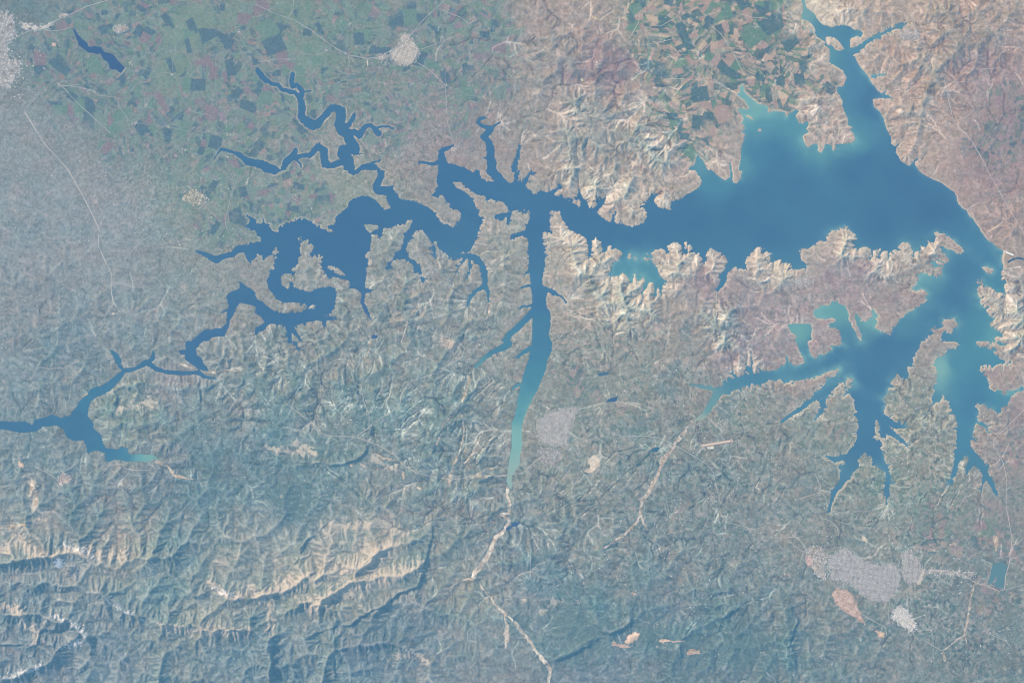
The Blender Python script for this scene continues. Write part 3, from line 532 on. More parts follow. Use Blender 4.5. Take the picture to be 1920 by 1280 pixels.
def parcels(S, wmin, wmax, lmin, lmax, seed, ang=None):
    """patchwork of strip fields: random numbers per field, and distance to its boundary"""
    gx = X + 5 * fbm(X, Y, 45, 2, seed); gy = Y + 5 * fbm(X, Y, 45, 2, seed + 1)
    cx, cy = np.floor(gx / S).astype(np.int32), np.floor(gy / S).astype(np.int32)
    bd = np.full(X.shape, 1e9, f32); bi = np.zeros(X.shape, np.int32); bj = bi.copy()
    for dj in (-1, 0, 1):
        for di in (-1, 0, 1):
            ci, cj = cx + di, cy + dj
            px = (ci + hash2(ci, cj, seed + 2)) * S; py = (cj + hash2(ci, cj, seed + 3)) * S
            d = (gx - px) ** 2 + (gy - py) ** 2
            m = d < bd
            bd[m] = d[m]; bi[m] = ci[m]; bj[m] = cj[m]
    th = hash2(bi, bj, seed + 4) * math.pi
    if ang is not None: th = ang + (th - math.pi / 2) * 0.25 + (hash2(bi, bj, seed + 9) > 0.6) * (math.pi / 2)
    fw = wmin + (wmax - wmin) * hash2(bi, bj, seed + 5) ** 1.5; fl_ = lmin + (lmax - lmin) * hash2(bi, bj, seed + 6)
    u = (gx * np.cos(th) + gy * np.sin(th)) / fl_; v = (gy * np.cos(th) - gx * np.sin(th)) / fw
    r = np.floor(u).astype(np.int32); v = v + hash2(r + bi * 7, bj, seed + 7)
    s = np.floor(v).astype(np.int32)
    jn = (hash2(r + bi * 13, s // 2 + bj * 17, seed + 8) > 0.55)
    s = np.where(jn, s // 2, s + 5000)
    k1 = hash2(r + bi * 131, s + bj * 197, seed + 10); k2 = hash2(r + bi * 131, s + bj * 197, seed + 11)
    return k1, k2
def pick(k, tab):
    """palette lookup: rows weight, r, g, b"""
    t = np.array(tab, f32); c = np.cumsum(t[:, 0]) / t[:, 0].sum()
    return t[np.minimum(np.searchsorted(c, k), len(t) - 1), 1:4]

C = anchors(LAND, W1X, W1Y, soft=44.0)
gl = C @ np.array([.35, .45, .20], f32); C = gl[..., None] + (C - gl[..., None]) * np.array([.86, .84, .86], f32) + (1 - smooth(X, 1300, 1700))[..., None] * np.array([0, -1, -0.5], f32) + smooth(X, 1500, 1800)[..., None] * (1 - smooth(Y, 380, 700))[..., None] * np.array([1, 0.5, -1.5], f32)
SL_ = np.hypot(*np.gradient(HPX, CELL))
n1 = fbm(X, Y, 60, 5, 51); n2 = fbm(X, Y, 24, 4, 52); n3 = fbm(X, Y, 7, 3, 53); n4 = fbm(X, Y, 3.4, 2, 54); n5 = fbm(X + 40 * n1, Y, 30, 4, 55)
SLW = smooth(SL_, .03, .30)
C = C + ((RILL * 6 + RILL2 * 5) * SLW)[..., None] * np.array([1.05, .95, .85], f32)
C = C + (6 * n1 + 6 * n2 + 8 * n3 + 16 * n4)[..., None] * np.array([1.0, .92, .85], f32)
C = C + (n5 * 9 + n4 * 3)[..., None] * np.array([0.85, -0.02, -0.15], f32)
gyy, gxx = np.gradient(HPX, CELL); SL = np.hypot(gxx, gyy)
curv = blur(HPX, 2) - HPX                                   # + in hollows
flat = 1 - smooth(SL, 0.10, 0.32)
# hollows greener, crests bare
cv = np.clip(curv / 0.25, -1, 1)
C = C - (np.clip(cv, 0, 1) * 9)[..., None] * np.array([1.2, .75, .5], f32) + (np.clip(-cv, 0, 1) * (7 + 5 * n3))[..., None] * np.array([1.0, .9, .75], f32)

# small-scale mosaic of plots over most of the country
k1, k2 = parcels(24, 1.9, 4.4, 4, 11, 400)
small = gauss("600 660 330 .55 860 560 260 .6 1150 700 300 .8 1400 720 200 .75 1500 580 160 .6 1300 900 300 .7 1000 950 200 .6 1700 900 260 .8 1700 1080 240 .8 1850 1150 200 .9 720 250 180 .8 900 200 130 .6 1200 250 120 .9 1100 150 120 .5 1400 180 180 .7 1560 230 100 .8 480 450 130 .5 350 300 160 .5 1800 100 160 .5 1860 400 100 .5 1200 1000 220 .6 1400 1050 180 .6 1650 700 100 .7 100 850 120 .25 280 780 120 .35 1100 340 120 .4 1640 520 120 .6", W1X, W1Y)
small = small * (0.6 + 0.4 * flat) * smooth(n2 + 0.25, -0.5, 0.5)
C = C + (((k1 - .5) * 74 - 3) * small)[..., None] * np.array([1.0, .72, .6], f32)
C = C + ((k2 - .5) * 17 * small)[..., None] * np.array([.8, -.4, -.2], f32)

# the big arable plains
k3, k4 = parcels(36, 2.3, 7.5, 6, 20, 500)
P_W = [(2.4, 86, 119, 138), (1.5, 94, 125, 142), (4, 110, 142, 141), (3, 118, 146, 147), (1.4, 132, 128, 145), (.9, 147, 138, 146), (2.5, 130, 144, 149), (1, 102, 134, 139)]
P_C = [(4.5, 82, 117, 130), (2, 90, 124, 132), (3, 108, 145, 134), (2.6, 192, 172, 162), (2, 168, 150, 152), (1.6, 150, 152, 144), (1, 205, 188, 170)]
P_R = [(2.5, 92, 120, 134), (2, 112, 138, 138), (2, 149, 134, 146), (3, 150, 142, 150), (1.5, 132, 142, 140), (1, 160, 150, 150)]
fw = gauss("300 90 190 1 150 130 120 1 480 130 170 1 650 100 140 1 800 90 110 1 400 220 130 1 250 200 110 .9 560 210 90 .8 880 40 80 .9 420 390 90 .85 540 360 90 .9 470 300 90 .8 860 180 70 .7 720 220 90 .7 930 60 80 .62 925 160 70 .58 985 110 60 .45 1000 250 40 .5 870 240 60 .55 350 290 90 .6 160 220 90 .5", W1X, W1Y)
fc = gauss("1340 90 110 1 1260 40 80 1 1320 160 80 1 1400 120 80 1 1270 230 80 .8 1430 40 80 .9 1480 130 70 .8 1520 90 60 .7 1545 170 40 .6 1450 170 60 .8 1300 270 50 .7 1210 130 60 .7 1500 220 70 .5", W1X, W1Y)
fr = gauss("1880 250 75 .9 1900 190 50 .7 1800 420 60 .3 1850 1000 120 .5 1770 990 90 .6 1840 1100 110 .5 1900 860 80 .5 1560 790 40 .6 1710 760 40 .5 1160 760 50 .5 1080 720 50 .6", W1X, W1Y)
lum = (n3 * 4 + n4 * 4)[..., None]
for f, P, th in ((fw, P_W, .40), (fc, P_C, .38), (fr, P_R, .42)):
    F = pick(k3, P) + lum + ((k4 - .5) * 16)[..., None]; F = C + (F - C) * .82
    a = smooth(f + .22 * n2 + (k4 - .5) * .3, th - .1, th + .12) * smooth(DL, 1, 6)
    # broad stretches of one even crop between the strips
    C = mix(C, F, a * (0.25 + 0.75 * flat) * np.where(k4 > 0.80, 0.2, 0.92) * (1 - .45 * smooth(fbm(X, Y, 30, 3, 77), .1, .5)))
sweep = gauss("350 60 70 .9 330 140 60 .8 560 30 60 .8 590 110 70 .8 430 30 50 .7 250 40 40 .4 640 120 40 .5", W1X, W1Y)
C = mix(C, np.array([119, 146, 143], f32) + lum * 1.3 + (n1 * 5)[..., None], smooth(sweep, .35, .75) * .72)
# larger single holdings
kb, kc = parcels(70, 9, 22, 12, 34, 640)
BIG = pick(kb, [(3, 84, 117, 138), (1.6, 106, 140, 140), (1.4, 130, 127, 143), (1.4, 118, 143, 146)])
C = mix(C, BIG + lum, smooth(fw + .2 * n2 + (kb - .5) * .2, .35, .6) * (kc > .72) * flat * .85 * smooth(DL, 1, 5))
BIG2 = pick(kb, [(4, 84, 120, 136), (2, 104, 142, 138), (1, 168, 152, 152)])
C = mix(C, BIG2 + lum, smooth(fc + .2 * n2 + (kb - .5) * .2, .35, .6) * (kc > .70) * flat * .85 * smooth(DL, 1, 5))
# the dark burnt upland and the red earth
C = mix(C, np.array([142, 131, 143], f32) + lum * 2, smooth(gauss("1120 110 34 1 1150 130 40 1 1090 150 35 .8 1625 505 22 1 1680 565 22 .9 1330 530 40 .8 1560 520 28 .8 1460 560 40 .6 1370 660 50 .7 1395 640 30 .7 1850 690 26 1 1850 345 50 .6 1790 130 60 .5 1900 780 50 .7 1750 190 60 .4", W1X, W1Y) + .25 * n2, .45, .85) * .5)

# hill country: thin bare rills, and dark runnels that paint shade into the colour
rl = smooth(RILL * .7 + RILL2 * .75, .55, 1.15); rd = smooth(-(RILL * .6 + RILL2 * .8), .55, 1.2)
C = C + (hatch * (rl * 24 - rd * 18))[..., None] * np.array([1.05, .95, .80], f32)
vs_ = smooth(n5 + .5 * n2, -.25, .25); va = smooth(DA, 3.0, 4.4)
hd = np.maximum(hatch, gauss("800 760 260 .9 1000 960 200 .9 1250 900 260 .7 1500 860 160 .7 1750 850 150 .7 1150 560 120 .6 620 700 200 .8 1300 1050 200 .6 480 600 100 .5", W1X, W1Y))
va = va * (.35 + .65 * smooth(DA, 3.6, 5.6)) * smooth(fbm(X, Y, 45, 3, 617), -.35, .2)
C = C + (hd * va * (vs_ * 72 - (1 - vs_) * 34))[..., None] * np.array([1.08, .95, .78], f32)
wd2 = smooth(fbm(X, Y, 26, 4, 611) + .25 * n2, .30, .48) * gauss("700 680 260 .8 1000 900 260 .8 1300 820 260 .9 1650 1000 300 .9 1250 640 200 .7 1500 1100 250 .8 300 700 250 .6 1850 1200 200 .8 900 1080 160 .7 1150 150 120 .4 500 420 150 .5")
C = mix(C, np.array([106, 133, 146], f32) + lum, wd2 * .62)
pf = smooth(fbm(X, Y, 19, 4, 613) + .2 * n5, .34, .52) * gauss("700 600 240 .7 900 850 260 .7 1250 720 260 .8 1600 860 260 .8 1750 1050 240 .6 1100 1000 240 .6 1500 1000 200 .6 1800 60 200 .5 1000 180 160 .6 550 460 160 .6")
C = mix(C, np.array([164, 158, 154], f32) + lum, pf * .55)

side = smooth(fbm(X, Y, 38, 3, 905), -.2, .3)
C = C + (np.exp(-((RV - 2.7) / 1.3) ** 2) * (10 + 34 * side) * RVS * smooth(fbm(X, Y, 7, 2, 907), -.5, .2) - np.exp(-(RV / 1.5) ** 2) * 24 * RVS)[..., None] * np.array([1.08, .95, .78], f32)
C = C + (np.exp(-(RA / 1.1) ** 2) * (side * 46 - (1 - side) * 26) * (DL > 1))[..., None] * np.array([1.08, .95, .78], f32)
# pale marl badlands by the lake, laid bare on the crests
bn = smooth(SL, .15, .8) * .55 - .10 + np.clip(-cv, -0.6, 1) * 0.2 + .14 * RILL + .16 * RILL2 + .25 * n2
C = mix(C, np.array([208, 199, 186], f32) + lum, smooth(bad - .42 + bn * .5, .02, .55) * .5)
C = C + (smooth(bad, .3, .7) * (rl * 34 - rd * 36 * smooth(SL, .02, .2) - 16 * smooth(DA, 2.4, 4) + 10 * np.clip(-cv, 0, 1)))[..., None] * np.array([1.05, .98, .86], f32)  # bare chalk strokes; the dark strokes paint the gullies' shadow sides
mw = smooth(HPX, 3.5, 13); C = C + mw[..., None] * np.array([-7, -1, 1], f32)
# bathtub ring along the shore
ringS = smooth(gauss("1450 300 330 1 1700 600 330 1 1550 800 250 .9 1150 480 160 .9 1750 300 300 .9 1600 60 150 .9 600 400 260 .5 850 420 200 .55 620 220 160 .5 300 700 140 .4"), .05, .8)
ring = (1 - smooth(DL, 1.4, 4.2)) * ringS * smooth(fbm(X, Y, 16, 3, 63), -.45, .25)
C = mix(C, np.array([205, 194, 178], f32) + lum, ring * .8)

# mountains: pale limestone crests, dark woods, old snow
lime = np.zeros(X.shape, f32)
wx3 = X + 7 * n3 + 10 * n2; wy3 = Y + 7 * n4 + 8 * n5
for l in """16;505,1108 545,1090 580,1078 625,1070 680,1058 735,1026
16;580,1136 640,1112 672,1090 720,1080 785,1060
10;690,1030 720,1022 745,1018
11;0,1030 40,1010 80,1045 150,1030 200,1042 240,1036
9;310,1168 380,1180 440,1186 470,1178
10;480,1112 505,1130 512,1176
8;225,770 250,760 290,757
7;30,990 70,980 95,962
8;395,1090 440,1120 470,1100
9;55,900 70,960
10;620,985 700,980 760,1000
8;0,1130 50,1150 70,1200
6;1020,1150 1040,1126 1060,1130
7;800,1240 770,1220 740,1235
8;560,830 590,850 540,846 500,838
8;700,860 740,880 720,870""".split('\n'):
    wd, p = l.split(';'); lime = np.maximum(lime, np.exp(-(line_dist(pts(p), wx3, wy3) / float(wd)) ** 2))
lime = np.maximum(lime, gauss('600 1050 50 .55 690 1055 50 .6 650 1095 45 .55 540 1095 40 .5 620 1010 40 .5 730 990 40 .5 40 1010 40 .35 200 1025 50 .3 420 1060 45 .35 110 1140 50 .25', W1X, W1Y))
C = C + (mw * (1 - smooth(lime, .2, .6)))[..., None] * np.array([-9, -3, -3], f32)
C = mix(C, np.array([188, 185, 180], f32) + lum, smooth(lime * 1.1 + .22 * RILL2 + .25 * np.clip(-cv, -1, 1) + .15 * n3, .45, .95) * .85)
wood = gauss("1060 1160 60 1 1100 1200 60 1 1220 1170 60 .9 1300 1230 80 .9 1400 1210 80 .9 1480 1200 60 .8 560 930 60 1 400 890 80 .7 330 940 70 .7 640 1010 40 .5 680 1170 60 .8 740 1190 60 .7 980 1160 60 .7 1180 1260 60 .7 620 1130 40 .4 1040 1240 60 .6 1260 1060 80 .4 1640 1220 70 .5 260 1250 60 .5 420 960 60 .6 500 880 60 .6", W1X, W1Y)
C = mix(C, np.array([96, 128, 142], f32) + lum, smooth(wood + .3 * n2 + .2 * n3 + .12 * cv, .45, .95) * .75)
snow = np.zeros(X.shape, f32)
for l in "5;122,1018 140,1026 165,1035 182,1044;7;205,1120 222,1132 250,1148 275,1162;5;100,1152 145,1166 164,1186 150,1204 118,1212;6;0,1272 40,1258 80,1244;5;402,1098 420,1104 440,1116".split(';')[1::2]:
    snow = np.maximum(snow, np.exp(-(line_dist(pts(l), wx3, wy3) / 6.0) ** 2))
C = mix(C, np.array([226, 228, 233], f32), smooth(snow + .25 * fbm(X, Y, 4, 2, 66) + .28 * RILL - .14, .5, .95) * .8)
# valley floors: gravel in the south-draining country, damp green in the plains
bedm = smooth(DA, 6.4, 7.8) * gauss("860 800 160 1 760 700 160 .8 1000 950 140 .8 1250 980 160 .5 900 1100 120 .8 1180 560 120 .7 1100 480 80 .6 620 640 100 .6 1720 880 120 .4 700 960 120 .7 200 1100 260 .3 1080 640 100 .5 1780 40 120 .4")
C = mix(C, np.array([182, 177, 171], f32) + lum, bedm * .65)
C = mix(C, np.array([98, 124, 140], f32) + lum, smooth(DA, 6.4, 7.4) * gauss("300 200 400 .5 120 480 260 .5 600 200 250 .4 1850 200 200 .3 1300 1150 250 .6 1550 950 300 .5 1350 880 180 .5"))
grit = np.random.RandomState(5).randn(NY, NX).astype(f32); grit = grit - blur(grit, 2)
C = C + (grit * 7)[..., None] * np.array([1.05, .95, .85], f32)
tr_ = (smooth(X, 1000, 1500) * (1 - smooth(Y, 500, 800)))[..., None]
C = C + (np.array([9, 8, 8], f32) + smooth(Y, 420, 620)[..., None] * np.array([-4, -3, -4], f32)) * (1 - tr_) + np.array([2, 2, 4], f32) * tr_ + (smooth(Y, 850, 1150) * (1 - .5 * smooth(X, 1200, 1600)))[..., None] * np.array([6, 3, 2], f32)
C = np.clip(C, 62, 245)

# ------------------------------------------------------------------ water colours
swx = X + 16 * fbm(X, Y, 70, 4, 91) + 4 * fbm(X, Y, 14, 3, 93); swy = Y + 16 * fbm(X, Y, 70, 4, 92) + 4 * fbm(X, Y, 14, 3, 94)
WC = anchors(LAKE, swx, swy, soft=14.0, step=5)
WC = np.array([73, 119, 156], f32) + (WC - np.array([73, 119, 156], f32)) * (.72 + .28 * smooth(WC[..., 1], 150, 172))[..., None] + np.array([0, 1, 0], f32)
WC = WC + (2.6 * fbm(X, Y, 120, 4, 95) + 2.0 * fbm((X + .5 * Y) * .35, Y * 1.6 - .8 * X, 26, 4, 96))[..., None] * np.array([.6, 1.0, .7], f32)
silt = smooth(gauss("1450 260 200 1 1650 620 260 1 1850 650 200 1 1800 500 150 .9 1180 510 70 .9 1620 180 150 .9 1560 60 120 .9 1650 300 120 .7 1650 850 200 .5 1000 800 100 .6 880 410 40 .5", swx, swy), .1, .9)
near = np.exp(-(DI / (3.4 + 9 * (fbm(X, Y, 34, 3, 97) + .3).clip(0, 1)))) * silt * smooth(fbm(X, Y, 55, 3, 98), -.35, .45)
WC = mix(WC, np.array([140, 188, 186], f32), near * .74 * (.45 + .9 * vnoise(swx / 7, swy / 7, 955)))
WC = np.clip(WC, 60, 220)

# sRGB as seen from orbit through the air -> true surface reflectance
AIR = np.array([0.0545, 0.142, 0.2365], f32)
GAIN = np.array([1.29, 1.425, 1.62], f32)
def albedo(c):
    c = np.asarray(c, f32) / 255.0
    lin = np.where(c <= 0.04045, c / 12.92, ((c + 0.055) / 1.055) ** 2.4)
    return np.clip((lin - AIR) / GAIN, 0.006, 0.85).astype(f32)
# ------------------------------------------------------------------ scene builders
def material(name, rough=0.9, spec=0.1, attr='Col', fine=0.0, fine_scale=14.0, color=None):
    m = bpy.data.materials.new(name); m.use_nodes = True
    nt = m.node_tree; p = nt.nodes['Principled BSDF']
    p.inputs['Roughness'].default_value = rough; p.inputs['Specular IOR Level'].default_value = spec
    if color is not None:
        rgb = nt.nodes.new('ShaderNodeRGB'); rgb.outputs[0].default_value = (*color, 1); out = rgb.outputs[0]
    else:
        a = nt.nodes.new('ShaderNodeAttribute'); a.attribute_name = attr; out = a.outputs['Color']
    if fine:
        tc = nt.nodes.new('ShaderNodeTexCoord'); n = nt.nodes.new('ShaderNodeTexNoise')
        n.inputs['Scale'].default_value = fine_scale; n.inputs['Detail'].default_value = 3.0; n.inputs['Roughness'].default_value = 0.65
        nt.links.new(tc.outputs['Object'], n.inputs['Vector'])
        mr = nt.nodes.new('ShaderNodeMapRange'); mr.inputs['From Min'].default_value = 0.25; mr.inputs['From Max'].default_value = 0.75
        mr.inputs['To Min'].default_value = 1 - fine; mr.inputs['To Max'].default_value = 1 + fine
        nt.links.new(n.outputs[0], mr.inputs['Value'])
        mx = nt.nodes.new('ShaderNodeMix'); mx.data_type = 'RGBA'; mx.blend_type = 'MULTIPLY'; mx.inputs[0].default_value = 1.0
        nt.links.new(out, mx.inputs[6]); nt.links.new(mr.outputs[0], mx.inputs[7]); out = mx.outputs[2]
    nt.links.new(out, p.inputs['Base Color'])
    return m
def mesh_arrays(name, co, quads, cols=None, mat=None, smooth_=False, parent=None, tris=None):
    me = bpy.data.meshes.new(name)
    co = np.ascontiguousarray(co, f32); quads = np.ascontiguousarray(quads, np.int32).reshape(-1, 4)
    nt_ = 0 if tris is None else len(tris)
    me.vertices.add(len(co)); me.vertices.foreach_set('co', co.ravel())
    loops = quads.ravel() if not nt_ else np.concatenate([quads.ravel(), np.asarray(tris, np.int32).ravel()])
    me.loops.add(len(loops)); me.loops.foreach_set('vertex_index', loops.astype(np.int32))
    st = np.arange(len(quads), dtype=np.int32) * 4
    if nt_: st = np.concatenate([st, len(quads) * 4 + np.arange(nt_, dtype=np.int32) * 3])
    me.polygons.add(len(st)); me.polygons.foreach_set('loop_start', st.astype(np.int32))
    me.update(calc_edges=True)
    if smooth_: me.polygons.foreach_set('use_smooth', np.ones(len(st), bool))
    if cols is not None:
        at = me.color_attributes.new('Col', 'FLOAT_COLOR', 'POINT')
        c4 = np.ones((len(co), 4), f32); c4[:, :3] = cols; at.data.foreach_set('color', c4.ravel())
    if mat: me.materials.append(mat)
    o = bpy.data.objects.new(name, me); col.objects.link(o)
    if parent: o.parent = parent
    return o
def structure(o):
    o['kind'] = 'structure'; return o
def tag(o, label, cat, group=None):
    o['label'] = label; o['category'] = cat
    if group: o['group'] = group
    return o
def thing(name, label, cat, loc, group=None):
    o = bpy.data.objects.new(name, None); col.objects.link(o); o.location = loc; o.empty_display_size = 0.1
    return tag(o, label, cat, group)
def ground(x, y):
    return sample(Z, np.asarray(x, f32), np.asarray(y, f32), X0, Y0, CELL)

GI = np.arange(NY * NX, dtype=np.int32).reshape(NY, NX)
def grid_quads(mask):
    """quads of the grid whose four corners satisfy mask (corner order faces up)"""
    m = mask[:-1, :-1] & mask[1:, :-1] & mask[:-1, 1:] & mask[1:, 1:]
    j, i = np.nonzero(m)
    return np.stack([GI[j + 1, i], GI[j + 1, i + 1], GI[j, i + 1], GI[j, i]], -1)
def compact(q):
    u, inv = np.unique(q.ravel(), return_inverse=True)
    return u, inv.reshape(-1, 4)
XW, YW = wx(X), wy(Y)

M_ground = material('soil_and_crops', 0.95, 0.05, fine=0.10, fine_scale=11.0)
M_water = material('lake_water', 0.35, 0.10)
co = np.stack([XW, YW, Z], -1).reshape(-1, 3)
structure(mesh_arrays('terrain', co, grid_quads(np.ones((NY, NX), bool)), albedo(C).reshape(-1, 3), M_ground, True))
# lake and ponds: flat sheets at the common water level
def sheet(name, mask):
    u, q = compact(grid_quads(mask))
    c = np.stack([XW.ravel()[u], YW.ravel()[u], np.zeros(len(u), f32)], -1)
    return structure(mesh_arrays(name, c, q, albedo(WC).reshape(-1, 3)[u], M_water, True))
nearw = DL < 5.0
PONDS = [(125, 45, 245, 145), (1125, 735, 1165, 760), (1112, 693, 1150, 712), (1210, 832, 1245, 855), (940, 970, 985, 1002), (690, 620, 715, 640), (1845, 1030, 1900, 1115)]
rest = nearw.copy()
for (a, b, c_, d_) in PONDS:
    pm = (X > a) & (X < c_) & (Y > b) & (Y < d_); rest &= ~pm
    if (nearw & pm).any(): sheet('pond', nearw & pm)
sheet('lake', rest)
# ------------------------------------------------------------------ roads, canals and dry river beds
rng = np.random.RandomState(11)
M_paint = material('weathered_surface', 0.9, 0.08, fine=0.12, fine_scale=18.0)
M_roof = material('roof_and_wall', 0.8, 0.15)
def tl(c, r, s):
    return pts(s) / 4.0 + np.array([c * 480.0, r * 320.0])
def resample(p, step=1.0):
    d = np.r_[0, np.cumsum(np.hypot(*np.diff(p, axis=0).T))]; n = max(2, int(d[-1] / step)); t = np.linspace(0, d[-1], n)
    q = np.stack([np.interp(t, d, p[:, 0]), np.interp(t, d, p[:, 1])], -1)
    for _ in range(3):                                     # round the corners
        q[1:-1] = (q[:-2] + 2 * q[1:-1] + q[2:]) / 4
    return q
def ribbon(name, paths, width, colour, lift=0.018, wander=0.0, vary=0.15):
    co, qd, cs = [], [], []; n0 = 0
    for p in paths:
        q = resample(p)
        if wander:
            s = np.arange(len(q)); q = q + wander * np.stack([fbm(s + 0.0, s * 0 + n0, 14, 2, 5), fbm(s + 0.0, s * 0 + n0, 14, 2, 6)], -1)
        t = np.gradient(q, axis=0); t /= np.hypot(*t.T)[:, None] + 1e-9; nrm = np.stack([-t[:, 1], t[:, 0]], -1)
        w = width * 0.62 * (1 + vary * (rng.rand(len(q)) - .5))
        z = np.maximum.reduce([ground(q[:, 0] + k * nrm[:, 0] * width, q[:, 1] + k * nrm[:, 1] * width) for k in (-.7, 0, .7)])
        z = np.maximum(z, 0.002); z = np.convolve(np.pad(z, 2, mode='edge'), np.ones(5) / 5, 'valid'); z = np.maximum(z, ground(q[:, 0], q[:, 1])) + lift
        for s in (1, -1):
            e = q + s * nrm * w[:, None]; co.append(np.stack([wx(e[:, 0]), wy(e[:, 1]), z], -1))
        n = len(q); i = np.arange(n - 1)
        qd.append(np.stack([n0 + i, n0 + i + 1, n0 + n + i + 1, n0 + n + i], -1)); n0 += 2 * n
        gi = np.clip(((q[:, 1] - Y0) / CELL).astype(int), 0, NY - 1); gj = np.clip(((q[:, 0] - X0) / CELL).astype(int), 0, NX - 1)
        f_ = np.clip(.85 + .5 * fbm(q[:, 0].astype(f32), q[:, 1].astype(f32), 16, 3, 61), .4, 1)[:, None]
        v = albedo(C[gi, gj] + (np.array(colour, f32) + 12 - C[gi, gj]) * f_); cs += [v, v]
    co = np.concatenate(co); qd = np.concatenate(qd)
    a, b, c = co[qd[:, 0]], co[qd[:, 1]], co[qd[:, 2]]
    flip = np.cross(b - a, c - a)[:, 2] < 0; qd[flip] = qd[flip][:, ::-1]
    return mesh_arrays(name, co, qd, np.concatenate(cs), M_paint)
